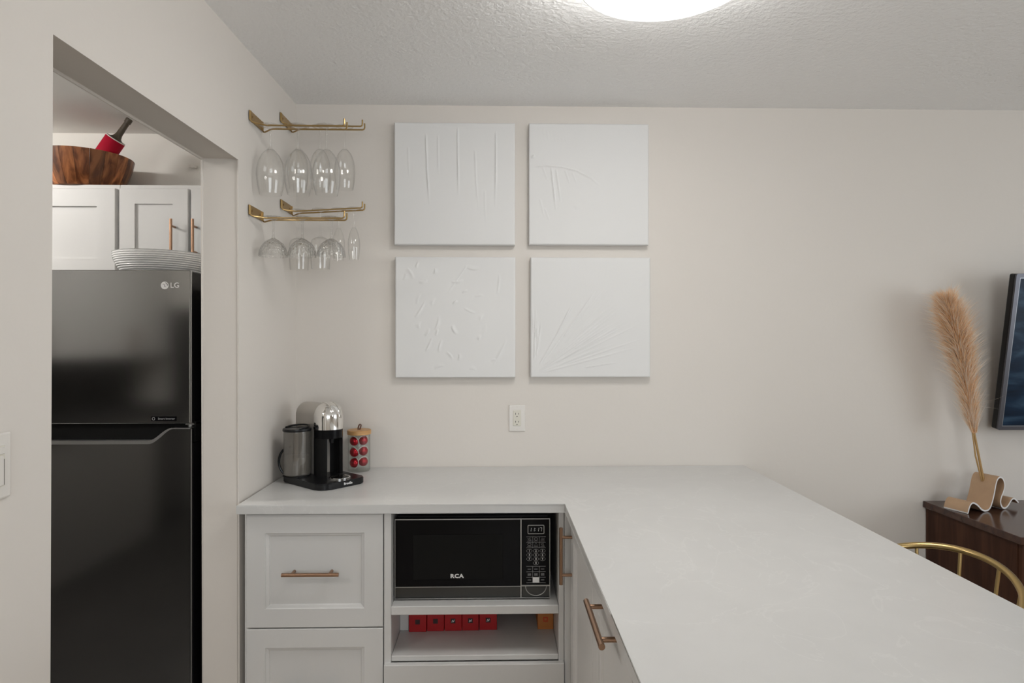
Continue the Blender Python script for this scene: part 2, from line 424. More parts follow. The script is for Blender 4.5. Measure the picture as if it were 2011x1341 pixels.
def panel_front(w, h, th=0.02, st=0.062, style='ogee'):
    """cabinet front in xz, centred on the origin, its face at y=0 and looking towards -y"""
    if style == 'ogee': rings = [(0, th), (0, 0.002), (0.002, 0), (st, 0), (st+0.002, 0.004), (st+0.010, 0.0062), (st+0.013, 0.0105)]
    elif style == 'shaker': rings = [(0, th), (0, 0.002), (0.002, 0), (st, 0), (st+0.001, 0.009)]
    else: rings = [(0, th), (0, 0.002), (0.002, 0)]
    bm = bmesh.new(); prev = None
    for k, (i, y) in enumerate(rings):
        x, z = w/2-i, h/2-i
        cur = [bm.verts.new(p) for p in ((-x, y, -z), (x, y, -z), (x, y, z), (-x, y, z))]
        if prev:
            for j in range(4): bm.faces.new((prev[j], prev[(j+1) % 4], cur[(j+1) % 4], cur[j]))
        else: bm.faces.new(cur[::-1])
        prev = cur
    bm.faces.new(prev)
    return bm

def pull(length, post, r=0.0062, off=0.036, vertical=False):
    bm = bmesh.new()
    ax = (lambda s, y: (0, y, s)) if vertical else (lambda s, y: (s, y, 0))
    bm_tube(bm, [ax(-length/2, -off), ax(length/2, -off)], r, 16)
    for s in (-post/2, post/2): bm_tube(bm, [ax(s, 0.004), ax(s, -off)], r*0.82, 12)
    return finish(bm, True)
PULL_H = pull(0.186, 0.124); PULL_V = pull(0.186, 0.124, vertical=True); PULL_L = pull(0.222, 0.160, r=0.0068)
PULL_U = pull(0.17, 0.11, r=0.006, vertical=True)

def front(parent, x0, x1, z0, z1, y, pullmesh=None, pu=(0, 0), st=0.062, style='ogee', name='drawer_front', turn=0.0, depth=0.0105, m='cab'):
    """a front in world coordinates (along x, or along y when turned towards -x)"""
    w, h = abs(x1-x0), z1-z0
    L = parent.location
    c = Vector(((x0+x1)/2, y, (z0+z1)/2)) if not turn else Vector((y, (x0+x1)/2, (z0+z1)/2))
    o = obj(name, panel_front(w, h, st=st, style=style), M[m], parent, c - L, (0, 0, turn))
    if pullmesh:
        d = depth if style != 'flat' else 0
        hd = obj('handle', pullmesh, M['copper'], o, (pu[0], pu[2] if len(pu) > 2 else d, pu[1]))
        if 'label' not in hd: hd['label'] = 'brushed bronze bar handle'
    return o

# drawer unit under the coffee machine
dc = thing('drawer_cabinet', 'light grey drawer cabinet with bronze bar pulls beside the microwave', 'cabinet', (-0.605, 2.40, 0))
box_part('body', M['cab'], dc, (-0.836, -0.379, 2.127, 2.69, 0.10, 0.8815))
box_part('filler_strip', M['cab'], dc, (-0.850, -0.8365, 2.135, 2.69, 0.10, 0.8815))
box_part('toe_kick', M['cab'], dc, (-0.836, -0.379, 2.19, 2.20, 0.0, 0.0995))
front(dc, -0.833, -0.382, 0.500, 0.876, 2.105, PULL_H, (-0.008, -0.004))
front(dc, -0.833, -0.382, 0.119, 0.4955, 2.105, PULL_H, (-0.008, -0.004))

# open unit holding the microwave
mc = thing('microwave_cabinet', 'light grey open cabinet with a shelf around the microwave', 'cabinet', (-0.08, 2.40, 0))
box_part('side_panel', M['cab'], mc, (-0.3785, -0.355, 2.105, 2.69, 0.10, 0.8815))
box_part('side_panel', M['cab'], mc, (0.204, 0.222, 2.105, 2.69, 0.10, 0.8815))
box_part('back_panel', M['cab_in'], mc, (-0.3545, 0.2035, 2.66, 2.672, 0.10, 0.8815))
box_part('shelf', M['cab'], mc, (-0.3545, 0.2035, 2.100, 2.655, 0.540, 0.569), 0.002)
box_part('bottom_shelf', M['cab'], mc, (-0.3545, 0.2035, 2.106, 2.655, 0.384, 0.402), 0.002)
box_part('inner_panel', M['cab_in'], mc, (-0.3545, -0.323, 2.290, 2.31, 0.4025, 0.5395))
box_part('body', M['cab'], mc, (-0.3545, 0.2035, 2.127, 2.655, 0.10, 0.3795))
box_part('toe_kick', M['cab'], mc, (-0.3785, 0.222, 2.19, 2.20, 0.0, 0.0995))
front(mc, -0.376, 0.221, 0.119, 0.3805, 2.086, PULL_H, (0, 0))

# peninsula cabinets, their fronts facing the kitchen side (-x)
pc = thing('peninsula_cabinet', 'light grey peninsula cabinet under the wide counter with raised panel doors', 'cabinet', (0.55, 1.25, 0))
box_part('body', M['cab'], pc, (0.266, 0.80, 0.45, 2.69, 0.10, 0.8815))
box_part('filler_strip', M['cab'], pc, (0.2235, 0.2655, 2.098, 2.69, 0.10, 0.8815))
box_part('toe_kick', M['cab'], pc, (0.33, 0.74, 0.52, 2.60, 0.0, 0.0995))
front(pc, 2.092, 1.612, 0.119, 0.877, 0.2435, PULL_V, (-0.208, 0.248, 0.0), name='door', turn=R(-90), st=0.072)
front(pc, 1.606, 1.136, 0.119, 0.877, 0.2435, PULL_L, (0.01, 0.343, 0.0), name='door', turn=R(-90), st=0.085)
front(pc, 1.130, 0.660, 0.119, 0.877, 0.2435, None, name='door', turn=R(-90), st=0.085)

# ------------------------------------------------------------------ microwave
mw = thing('microwave', 'black and steel microwave oven on the cabinet shelf', 'microwave', (-0.086, 2.34, 0.5695))
X0, X1, Z0, Z1, YF = -0.350, 0.179, 0.570, 0.846, 2.15
XS = 0.0805; ZS = 0.6145
box_part('case', M['black_satin'], mw, (X0+0.003, X1-0.003, YF+0.022, 2.56, Z0+0.006, Z1+0.007), 0.004)
bm = bmesh.new(); bm_box(bm, X0, XS-0.0015, YF, YF+0.021, Z0+0.004, Z1, 0.003); door = wpart('door', bm, M['black_gloss'], mw)
bm = bmesh.new(); bm_box(bm, -0.287, 0.018, YF-0.0012, YF-0.0002, 0.640, 0.792, 0.0003, 1)
win = mat('microwave window mesh', (0.009, 0.009, 0.009), 0.3, spec=0.1)
wpart('window', bm, win, mw)
bm = bmesh.new(); bm_box(bm, XS+0.0015, X1, YF, YF+0.021, Z0+0.004, Z1, 0.003); wpart('control_panel', bm, M['black_gloss'], mw)
for n_, a, b in (('door_steel_strip', X0+0.002, XS-0.003), ('panel_steel_strip', XS+0.003, X1-0.002)):
    box_part(n_, M['mw_steel'], mw, (a, b, YF-0.0018, YF-0.0002, Z0+0.008, ZS-0.002), 0.0005)
t = 0.0022
for a, b, c, d in ((X0, X1, Z1-t*1.4, Z1), (X0, X1, Z0+0.004, Z0+0.004+t*1.2), (X0, X0+t, Z0+0.0067, Z1-t*1.5), (X1-t, X1, Z0+0.0067, Z1-t*1.5), (XS-0.003, XS+0.001, Z0+0.0067, Z1-t*1.5), (X0+t, XS-0.0031, ZS-t/2, ZS+t/2), (XS+0.0011, X1-t, ZS+0.002-t, ZS+0.002+t)):
    box_part('trim_line', M['silver'], mw, (a, b, YF-0.0034, YF-0.0003, c, d), 0)
for s in (-1, 1):
    for y in (2.20, 2.52):
        bm = bmesh.new(); bm_lathe(bm, [(0, 0), (0.012, 0), (0.012, 0.0075), (0, 0.0075)], 16, (-0.086+s*0.22, y, 0.5692)); wpart('foot', bm, M['black_matte'], mw)
# lettering RCA: heavy rounded letters
o = obj('lettering', text_mesh('RCA', 0.0190, 0.001, bold=0.0008, space=1.12), M['print_white'], mw, Vector((-0.139, YF-0.0017, 0.6505)) - mw.location, FACE_FRONT)
o.scale = (1.12, 0.95, 1); o['label'] = 'white lettering RCA'
# clock window
PX = (XS + X1)/2 + 0.001
def front_ring(bm, cx, cz, hw, hh, tk, y, n=8, rad=0.004, depth=0.0006):
    def loop(w, h, r):
        pts = []
        for qx, qz, a0 in ((1, 1, 0), (-1, 1, 90), (-1, -1, 180), (1, -1, 270)):
            for k in range(n+1):
                a = R(a0 + 90*k/n); pts.append((cx+qx*(w-r)+r*math.cos(a), cz+qz*(h-r)+r*math.sin(a)))
        return pts
    o_, i_ = loop(hw, hh, rad), loop(hw-tk, hh-tk, max(rad-tk, 0.0003))
    vo = [bm.verts.new((x, y, z)) for x, z in o_]; vi = [bm.verts.new((x, y, z)) for x, z in i_]
    wo = [bm.verts.new((x, y+depth, z)) for x, z in o_]; wi = [bm.verts.new((x, y+depth, z)) for x, z in i_]
    N = len(vo)
    for k in range(N):
        j = (k+1) % N
        bm.faces.new((vo[k], vo[j], vi[j], vi[k])); bm.faces.new((vo[k], vo[j], wo[j], wo[k])); bm.faces.new((vi[k], vi[j], wi[j], wi[k]))
bm = bmesh.new(); front_ring(bm, PX, 0.8075, 0.0285, 0.0155, 0.0022, YF-0.0016, rad=0.004, depth=0.0014); wpart('display_frame', bm, M['silver'], mw)
box_part('display', M['black_gloss'], mw, (PX-0.026, PX+0.026, YF-0.0009, YF-0.0002, 0.7945, 0.8205), 0)
SEG = {'1': 'bc', '7': 'abc', '0': 'abcdef'}
def digit(bm, ch, cx, cz, w, h, tk, y):
    sh = lambda z: (z-cz)*0.18
    segs = {'a': (0, h/2, w, tk), 'd': (0, -h/2, w, tk), 'g': (0, 0, w, tk), 'b': (w/2, h/4, tk, h/2.3), 'c': (w/2, -h/4, tk, h/2.3), 'f': (-w/2, h/4, tk, h/2.3), 'e': (-w/2, -h/4, tk, h/2.3)}
    for s in SEG[ch]:
        x, z, a, b = segs[s]
        bm_box(bm, cx+x-a/2+sh(cz+z), cx+x+a/2+sh(cz+z), y, y+0.0004, cz+z-b/2, cz+z+b/2)
for ch, dx in (('1', -0.0195), ('1', -0.0085), ('1', 0.006), ('7', 0.016)):
    bm = bmesh.new(); digit(bm, ch, PX+dx, 0.8075, 0.0062, 0.0125, 0.0011, YF-0.0016); wpart('clock_digit', bm, M['led'], mw)
bm = bmesh.new()
for dz in (-0.003, 0.003): bm_box(bm, PX-0.0022, PX-0.001, YF-0.0016, YF-0.0012, 0.8075+dz-0.0006, 0.8075+dz+0.0006)
wpart('clock_colon', bm, M['led'], mw)
# keypad: hairline grids, ten oval number keys, start key
def grid(name, zt, rows, rowh):
    bm = bmesh.new()
    for k in range(rows+1): bm_box(bm, PX-0.033, PX+0.033, YF-0.0008, YF-0.0003, zt-k*rowh-0.0004, zt-k*rowh+0.0004)
    for dx in (-0.0113, 0.0113): bm_box(bm, PX+dx-0.0004, PX+dx+0.0004, YF-0.0008, YF-0.0003, zt-rows*rowh, zt)
    o = wpart(name, bm, M['print'], mw); o['kind'] = 'stuff'
grid('keypad_grid', 0.7825, 2, 0.0187); grid('keypad_grid', 0.6815, 3, 0.0187)
ZK = [0.7345, 0.7205, 0.7065, 0.6925]
oval = None
for i in range(10):
    r_, c_ = (i//3, i % 3 - 1) if i < 9 else (3, 0)
    kx, kz = PX + c_*0.0226, ZK[r_]
    if oval is None:
        bm = bmesh.new()
        ring_o = [(0.0098*math.cos(2*math.pi*k/24), 0.0062*math.sin(2*math.pi*k/24)) for k in range(24)]
        a_ = [bm.verts.new((x, 0, z)) for x, z in ring_o]; b_ = [bm.verts.new((x*0.92, 0, z*0.88)) for x, z in ring_o]
        for k in range(24): bm.faces.new((a_[k], a_[(k+1) % 24], b_[(k+1) % 24], b_[k]))
        oval = finish(bm); oval.materials.append(M['print'])
    ko = obj('key', oval, None, mw, Vector((kx, YF-0.0007, kz)) - mw.location)
    obj('numeral', text_mesh(str((i+1) % 10), 0.0092, 0.0003, bold=0.0002), M['print_white'], ko, (0, -0.0002, 0), FACE_FRONT)
for c_, z_, two in ((-1, .672, 0), (0, .672, 0), (1, .672, 0), (-1, .6535, 1), (0, .6535, 1), (1, .6535, 1), (-1, .635, 0), (1, .635, 0)):   # captions too small to read: short printed strokes
    bm = bmesh.new(); cx = PX+c_*0.0226
    for dz in ((0.0021, -0.0021) if two else (0.0,)): bm_box(bm, cx-0.0058, cx+0.0058, YF-0.0008, YF-0.0003, z_+dz-0.0008, z_+dz+0.0008)
    wpart('key_print', bm, M['print'], mw)
box_part('start_key', M['print_white'], mw, (PX-0.0108, PX+0.0108, YF-0.0014, YF-0.0003, 0.6262, 0.6438), 0.0003)
for c_, z_, k_ in ((-1, .774, 0), (0, .774, 1), (1, .774, 2), (-1, .7555, 1), (0, .7555, 3), (1, .7555, 0)):      # pictograms of the preset keys
    bm = bmesh.new(); cx = PX + c_*0.0226
    if k_ == 3: pts = [(-.006, -.004), (.006, -.004), (0, .005)]
    elif k_ == 1: pts = [(.0062*math.cos(a*.5236), .0042*math.sin(a*.5236)) for a in range(12)]
    elif k_ == 0: pts = [(-.006, .003), (-.001, .001), (.003, .005), (.002, -.001), (.006, -.004), (-.003, -.003)]
    else: pts = [(-.006, -.003), (-.002, .003), (.001, .0), (.006, .002), (.005, -.003)]
    bm_tube(bm, [(cx+x, YF-0.0005, z_+z+0.001) for x, z in pts], 0.0005, 4, closed=True); bm_box(bm, cx-.0075, cx+.0075, YF-0.0008, YF-0.0003, z_-.0068, z_-.0058)
    wpart('pictogram', bm, M['print'], mw)
bm = bmesh.new()
bm_tube(bm, [(PX+0.036*math.cos(a), YF-0.002, ZS+0.001+0.033*math.sin(a)) for a in [math.pi+math.pi*k/24 for k in range(25)]], 0.0016, 6)
wpart('open_button', bm, M['silver'], mw)

# ------------------------------------------------------------------ capsule boxes on the lower shelf
def capsule_box(x0, x1, y, m, label, mark, group):
    h = 0.1; y1 = y+0.32; w = x1-x0
    o = thing('capsule_box', label, 'box', ((x0+x1)/2, y, 0.4025), group=group)
    bm = bmesh.new(); bm_box(bm, -w/2, w/2, 0, 0.32, 0, 0.112, 0.001, 1); obj('carton', bm, M[m], o)
    cz = 0.036
    bm = bmesh.new()
    if m == 'red':
        bm_box(bm, -0.0085, 0.0085, -0.0006, -0.0001, cz-0.0085, cz+0.0085); obj('printed_square', bm, M['dark_print'], o)
        if mark:
            bm = bmesh.new(); y_ = -0.0011
            vs_ = [bm.verts.new((x, y_, cz+z)) for x, z in ((-.0055, -.005), (-.0028, -.005), (-.002, .001), (.0024, -.005), (.0055, .005), (.0028, .005), (.002, -.001), (-.0024, .005))]
            bm.faces.new(vs_); obj('emblem', bm, M['print_white'], o)
    else:
        front_ring(bm, 0, cz, 0.0085, 0.0085, 0.004, -0.0006, n=1, rad=0.0008); obj('printed_square', bm, M['orange_red'], o)
    return o
names = ['leftmost red capsule box with a dark square in the row on the lower shelf', 'second red capsule box from the left on the lower shelf', 'middle red capsule box of the five on the lower shelf', 'fourth red capsule box from the left on the lower shelf', 'rightmost red capsule box of the row on the lower shelf']
for (a, b, y, mk), nm in zip(((-0.3205, -0.2575, 2.277, 0), (-0.2555, -0.1945, 2.282, 0), (-0.1925, -0.1305, 2.283, 1), (-0.1285, -0.0695, 2.284, 1), (-0.0665, -0.003, 2.287, 1)), names):
    capsule_box(a, b, y, 'red', nm, mk, 'red capsule boxes')
capsule_box(0.1455, 0.2025, 2.288, 'orange', 'orange capsule box standing alone at the right end of the lower shelf', 0, None)

# ------------------------------------------------------------------ canvases with paint relief
def canvas(x0, x1, z0, z1, fn, label):
    n = 190; dep = 0.034
    w, h = x1-x0, z1-z0
    u, v = np.meshgrid(np.linspace(0, 1, n), np.linspace(0, 1, n))
    hgt = fn(u, 1-v)                       # fn takes image-like v (0 at the top)
    rng = np.random.default_rng(len(label))
    for k in range(14):                    # broad uneven coats of paint
        a, b, ph = rng.uniform(4, 30), rng.uniform(4, 40), rng.uniform(0, 6.3)
        hgt = hgt + 0.00007*np.sin(a*u + ph)*np.sin(b*v + ph*1.7)
    edge = np.minimum(np.minimum(u, 1-u), np.minimum(v, 1-v))
    hgt = hgt - 0.003*np.clip(1-edge/0.006, 0, 1)
    P = np.stack([x0+u*w, DY-0.002-dep-hgt, z0+v*h], -1).reshape(-1, 3)
    q = np.arange(n*n).reshape(n, n)
    F = np.stack([q[:-1, :-1], q[:-1, 1:], q[1:, 1:], q[1:, :-1]], -1).reshape(-1, 4)
    bd = np.concatenate([q[0, :], q[1:, -1], q[-1, -2::-1], q[-2:0:-1, 0]])
    Bv = P[bd].copy(); Bv[:, 1] = DY-0.002
    nb = len(bd); bi = n*n + np.arange(nb)
    sidef = np.stack([bd, bi, np.roll(bi, -1), np.roll(bd, -1)], -1)
    V = np.concatenate([P, Bv]); F = np.concatenate([F, sidef])
    c = Vector(((x0+x1)/2, DY, z0)); V = V - np.array(c)
    me = bpy.data.meshes.new('canvas'); me.from_pydata(V.tolist(), [], F.tolist()); me.update()
    bm = bmesh.new(); bm.from_mesh(me); bm.verts.ensure_lookup_table()
    bm.faces.new([bm.verts[i] for i in bi]); bpy.data.meshes.remove(me)
    o = obj('canvas', bm, M['canvas'], loc=c, smooth=True, angle=60)
    return tag(o, label, 'artwork', 'white relief canvases')

def stroke(u, v, pts, wd, ht, taper=True, lip=0.0):
    """ridge along a polyline; lip raises one side like a knife stroke"""
    H = np.zeros_like(u); n = len(pts)-1
    for i in range(n):
        (x0, y0), (x1, y1) = pts[i], pts[i+1]
        dx, dy = x1-x0, y1-y0; L2 = dx*dx+dy*dy
        t_ = np.clip(((u-x0)*dx+(v-y0)*dy)/L2, 0, 1)
        d = np.hypot(u-x0-t_*dx, v-y0-t_*dy)
        f = 1.0
        if taper:
            s = (i+t_)/n; f = np.clip(np.minimum(s/0.08, (1-s)/0.35), 0, 1)
        H = np.maximum(H, ht*f*np.exp(-(d/wd)**2))
        if lip:
            sd = ((u-x0)*dy-(v-y0)*dx)/math.sqrt(L2)
            H = H - lip*f*np.exp(-((sd-wd*1.6)/(wd*1.3))**2)*(d < wd*5)*0.6
    return H
def art1(u, v):
    H = np.zeros_like(u)
    for x, y0, y1, ht, sh in ((.262, .09, .68, .0030, .03), (.362, .10, .43, .0015, .005), (.525, .04, .60, .0030, .006), (.668, .22, .72, .0016, .03), (.842, .065, .70, .0030, -.005), (.115, .20, .45, .0011, .01), (.75, .55, .85, .0007, .01)):
        H = np.maximum(H, stroke(u, v, [(x, y0), (x+sh*.3, (y0+y1)/2), (x+sh, y1)], .0052, ht))
    return H*1.3 + stroke(u, v, [(.13, .02), (.5, .035), (.8, .03)], .012, .0006)
def art2(u, v):
    arc = [(.04, .355), (.15, .35), (.28, .36), (.40, .39), (.52, .45), (.60, .52)]
    H = stroke(u, v, arc, .006, .0020, lip=.0008)
    for x, y0, y1, ht in ((.115, .36, .47, .0010), (.185, .36, .72, .0021), (.225, .37, .66, .0014), (.30, .38, .50, .0009), (.36, .40, .50, .0006), (.09, .62, .78, .0008), (.13, .70, .80, .0007)):
        H = np.maximum(H, stroke(u, v, [(x, y0), (x+.04, y1)], .0055, ht))
    H = np.maximum(H, stroke(u, v, [(.02, .28), (.05, .27)], .008, .0022))
    for k in range(7): H = np.maximum(H, stroke(u, v, [(.12+.03*k, .04+.01*k), (.13+.03*k, .16)], .004, .0005))
    H = np.maximum(H, stroke(u, v, [(.38, .70), (.55, .52)], .02, .0005))
    return H*1.9
def art3(u, v):
    rg = random.Random(5); H = np.zeros_like(u)
    H = np.maximum(H, stroke(u, v, [(.60, .065), (.52, .18), (.43, .31)], .007, .0024, lip=.0012))
    dabs = [(.12, .14, -60, .09), (.10, .17, 70, .05), (.19, .065, 70, .05), (.235, .22, 5, .06), (.18, .34, 70, .08), (.30, .36, 60, .06), (.22, .44, 58, .13), (.35, .12, 80, .04), (.52, .215, 10, .08), (.65, .08, -5, .09), (.70, .325, 5, .06), (.58, .29, 20, .04), (.62, .44, -25, .09), (.70, .49, 60, .05), (.50, .38, 30, .04), (.73, .60, 75, .09), (.69, .66, 60, .04), (.37, .55, 75, .10), (.50, .60, -60, .07), (.26, .62, 60, .06), (.34, .62, 75, .05), (.29, .73, 65, .10), (.38, .74, 75, .09), (.45, .82, -50, .07), (.55, .83, 85, .05), (.36, .89, 20, .07), (.65, .91, -10, .05), (.87, .78, 62, .20), (.88, .82, 60, .12), (.83, .86, 10, .05), (.87, .22, 85, .14), (.18, .56, 80, .05)]
    for x, y, a, L in dabs:
        ca, sa = math.cos(R(a)), -math.sin(R(a))
        wd, ht, fl = rg.uniform(.014, .030), rg.uniform(.0016, .0036), rg.choice((-1, 1))
        s_ = ((u-x)*ca + (v-y)*sa)/(L*.62); n_ = fl*((u-x)*-sa + (v-y)*ca)/wd + .35*s_*s_*rg.choice((-1, 1))
        H = np.maximum(H, ht*np.clip(1-s_*s_, 0, 1)*np.clip(n_+.5, 0, 1)**1.5*np.clip((1-n_)/.18, 0, 1)*np.clip(1-.5*s_, 0, 1))
    return H
def art4(u, v):
    rg = random.Random(3); H = np.zeros_like(u)
    for k in range(46):
        a = R(rg.choice([rg.uniform(8, 50), rg.uniform(8, 50), rg.uniform(30, 62), rg.uniform(78, 90)]))
        l0, l1 = rg.uniform(.05, .45), rg.uniform(.6, 1.0)
        if a > R(70): l1 = rg.uniform(.35, .6)
        H = np.maximum(H, stroke(u, v, [(.02+l0*math.cos(a), 1-.02-l0*math.sin(a)), (.02+l1*math.cos(a*1.02), 1-.02-l1*math.sin(a*1.02))], rg.uniform(.0035, .006), rg.uniform(.0005, .0016), lip=.0007))
    return H*2.2
canvas(-0.438, 0.073, 1.860, 2.378, art1, 'square white canvas with vertical raised drips, upper left of four')
canvas(0.133, 0.644, 1.862, 2.378, art2, 'square white canvas with a raised fan arc, upper right of four')
canvas(-0.434, 0.075, 1.297, 1.808, art3, 'square white canvas with scattered palette knife dabs, lower left of four')
canvas(0.140, 0.651, 1.298, 1.808, art4, 'square white canvas with radiating scratched lines, lower right of four')

# ------------------------------------------------------------------ outlet and switch
ot = thing('wall_outlet', 'white duplex outlet below the canvases on the back wall', 'outlet', (0.083, DY, 1.121))
bm = bmesh.new(); bm_box(bm, -0.035, 0.035, -0.006, 0, -0.057, 0.057, 0.003, 2); obj('plate', bm, M['trimwhite'], ot)
bm = bmesh.new(); bm_box(bm, -0.0168, 0.0168, -0.0085, -0.004, -0.0335, 0.0335, 0.001, 1); obj('receptacle', bm, M['insert'], ot)
for dz in (0.0145, -0.0195):
    for dx, h in ((-0.0062, 0.008), (0.0062, 0.0065)):
        bm = bmesh.new(); bm_box(bm, dx-0.001, dx+0.001, -0.0088, -0.0065, dz+0.004-h/2, dz+0.004+h/2); obj('slot', bm, M['slot'], ot)
    bm = bmesh.new(); bm_tube(bm, [(0, -0.0088, dz-0.0075), (0, -0.0065, dz-0.0075)], 0.0024, 12); obj('ground_hole', bm, M['slot'], ot)
for dz in (0.048, -0.048):
    bm = bmesh.new(); bm_tube(bm, [(0, -0.0066, dz), (0, -0.004, dz)], 0.0022, 10); obj('screw', bm, M['insert'], ot)

sw = thing('light_switch', 'white dimmer switch plate on the wall beside the kitchen opening', 'switch', (WX(1.12), 1.12, 1.23), (0, 0, 0.012))
bm = bmesh.new(); bm_box(bm, 0, 0.0075, -0.035, 0.035, -0.059, 0.059, 0.004, 2); obj('plate', bm, M['trimwhite'], sw)
bm = bmesh.new(); bm_box(bm, 0.0065, 0.0085, -0.0185, 0.0185, -0.036, 0.036, 0.0006, 1); obj('surround', bm, M['insert'], sw)
bm = bmesh.new(); bm_box(bm, 0.007, 0.0125, -0.0160, 0.0115, -0.034, 0.018, 0.0012, 1); obj('rocker', bm, M['trimwhite'], sw)
bm = bmesh.new(); bm_box(bm, 0.007, 0.0092, 0.0130, 0.0160, -0.034, 0.012, 0); obj('slider_groove', bm, M['slot'], sw)
bm = bmesh.new(); bm_box(bm, 0.007, 0.0110, -0.0160, 0.0160, 0.0215, 0.0335, 0.001, 1); obj('button', bm, M['trimwhite'], sw)

# ------------------------------------------------------------------ refrigerator
fr = thing('refrigerator', 'black stainless top-freezer refrigerator seen through the kitchen opening', 'refrigerator', (-1.44, 2.55, 0))
FX0, FX1, FY = -1.820, -1.0585, 2.20
box_part('cabinet', M['black_satin'], fr, (FX0+0.004, FX1-0.002, FY+0.078, 2.90, 0.03, 1.682), 0.004)
box_part('freezer_door_liner', M['black_gloss'], fr, (FX0+0.002, FX1-0.001, FY+0.004, FY+0.074, 1.172, 1.694), 0.003)
bm = bmesh.new(); bm_box(bm, FX0, FX1-0.004, FY, FY+0.010, 1.1665, 1.697, 0.0035, 3); wpart('freezer_door', bm, M['dark_steel'], fr)
box_part('freezer_door_edge', M['silver'], fr, (FX1-0.0035, FX1, FY+0.001, FY+0.006, 1.168, 1.696), 0.0008)
# lower door with the scooped top edge of the grip
def scoop(x):
    t_ = min(1, max(0, (x-(-1.205))/0.083)); t_ = t_*t_*(3-2*t_)
    return 1.1035 + 0.0465*t_
xs = [FX0] + [-1.215 + 0.1*k/24 for k in range(25)] + [FX1-0.004]
bm = bmesh.new()
f_lo = [(x, 0.06) for x in (FX0, FX1-0.004)]
poly = [(x, scoop(x)) for x in xs]
fr_v = [bm.verts.new((x, FY, z)) for x, z in [(FX0, 0.06), (FX1-0.004, 0.06)] + poly[::-1]]
bk_v = [bm.verts.new((v.co.x, FY+0.010, v.co.z)) for v in fr_v]
bm.faces.new(fr_v); bm.faces.new(bk_v[::-1])
for i in range(len(fr_v)):
    j = (i+1) % len(fr_v); bm.faces.new((fr_v[i], fr_v[j], bk_v[j], bk_v[i]))
wpart('fridge_door', bm, M['dark_steel'], fr)
bm = bmesh.new()                                             # bright lip following the scoop
tops = [(x, scoop(x), 0.0075 - 0.0055*min(1, max(0, (x+1.16)/0.04))) for x in xs]
ring = []
for x, z, h in tops: ring.append([bm.verts.new(p) for p in ((x, FY-0.0015, z-h), (x, FY-0.0015, z+h*0.6), (x, FY+0.030, z+h*0.6), (x, FY+0.030, z-h*0.2))])
for a, b in zip(ring[:-1], ring[1:]):
    for k in range(4): bm.faces.new((a[k], a[(k+1) % 4], b[(k+1) % 4], b[k]))
bm.faces.new(ring[0]); bm.faces.new(ring[-1][::-1])
wpart('grip_trim', bm, M['silver'], fr)
box_part('fridge_door_liner', M['black_gloss'], fr, (FX0+0.002, FX1-0.001, FY+0.012, FY+0.074, 0.065, 1.098), 0.003)
box_part('grip_recess', M['black_matte'], fr, (FX0+0.002, FX1-0.001, FY+0.034, FY+0.074, 1.0985, 1.171), 0)
box_part('fridge_door_edge', M['silver'], fr, (FX1-0.0035, FX1, FY+0.001, FY+0.006, 0.062, 1.148), 0.0008)
box_part('hinge_cover', M['black_satin'], fr, (FX1-0.06, FX1-0.003, FY+0.0755, FY+0.14, 1.6825, 1.693), 0.003)
bm = bmesh.new(); bm_tube(bm, [(FX1-0.02, FY+0.035, 1.152), (FX1-0.02, FY+0.035, 1.172)], 0.008, 12); bm_box(bm, FX1-0.03, FX1-0.001, FY+0.02, FY+0.10, 1.1595, 1.1645)
wpart('middle_hinge', bm, M['silver'], fr)
# round emblem with the LG letters
em = mat('emblem silver', (0.70, 0.69, 0.68), 0.35, 0.4)
cx, cz, rr = -1.149, 1.6435, 0.0132
bm = bmesh.new(); bm_tube(bm, [(cx, FY-0.0016, cz), (cx, FY+0.001, cz)], rr, 32); eo = wpart('emblem', bm, em, fr)
edk = mat('emblem cut', (0.10, 0.098, 0.092), 0.3, 0.8)
bm = bmesh.new()
bm_tube(bm, [(cx+0.0095*math.cos(a), FY-0.0017, cz+0.0095*math.sin(a)) for a in [R(-4+82*k/10) for k in range(11)]], 0.0012, 5)
bm_box(bm, cx-0.0006, cx+0.0008, FY-0.0022, FY-0.0014, cz-0.0045, cz+0.0048); bm_box(bm, cx-0.0006, cx+0.0040, FY-0.0022, FY-0.0014, cz-0.0045, cz-0.0033)
bm_tube(bm, [(cx-0.0045, FY-0.0023, cz+0.0042), (cx-0.0045, FY-0.0014, cz+0.0042)], 0.0014, 10)
bmesh.ops.translate(bm, verts=bm.verts, vec=-fr.location); obj('emblem_mark', bm, edk, eo)
o = obj('lettering', text_mesh('LG', 0.0255, 0.001, align='LEFT', bold=0.0003), em, fr, Vector((-1.1305, FY-0.0008, cz)) - fr.location, FACE_FRONT); o['label'] = 'silver letters LG'
box_part('badge', M['black_gloss'], fr, (-1.196, -1.109, FY-0.0012, FY, 1.1755, 1.1915), 0.0004)
obj('badge_lettering', text_mesh('Smart Inverter', 0.0098, 0.0003), M['print'], fr, Vector((-1.143, FY-0.0015, 1.1835)) - fr.location, FACE_FRONT)
bm = bmesh.new(); front_ring(bm, -1.187, 1.1835, 0.005, 0.005, 0.0012, FY-0.0017, n=4, rad=0.0045, depth=0.0004); wpart('badge_symbol', bm, M['print'], fr)
for s in (-1, 1):
    bm = bmesh.new(); bm_lathe(bm, [(0, 0), (0.02, 0), (0.02, 0.031), (0, 0.031)], 16, (-1.44+s*0.32, 2.36, 0)); wpart('foot', bm, M['black_matte'], fr)

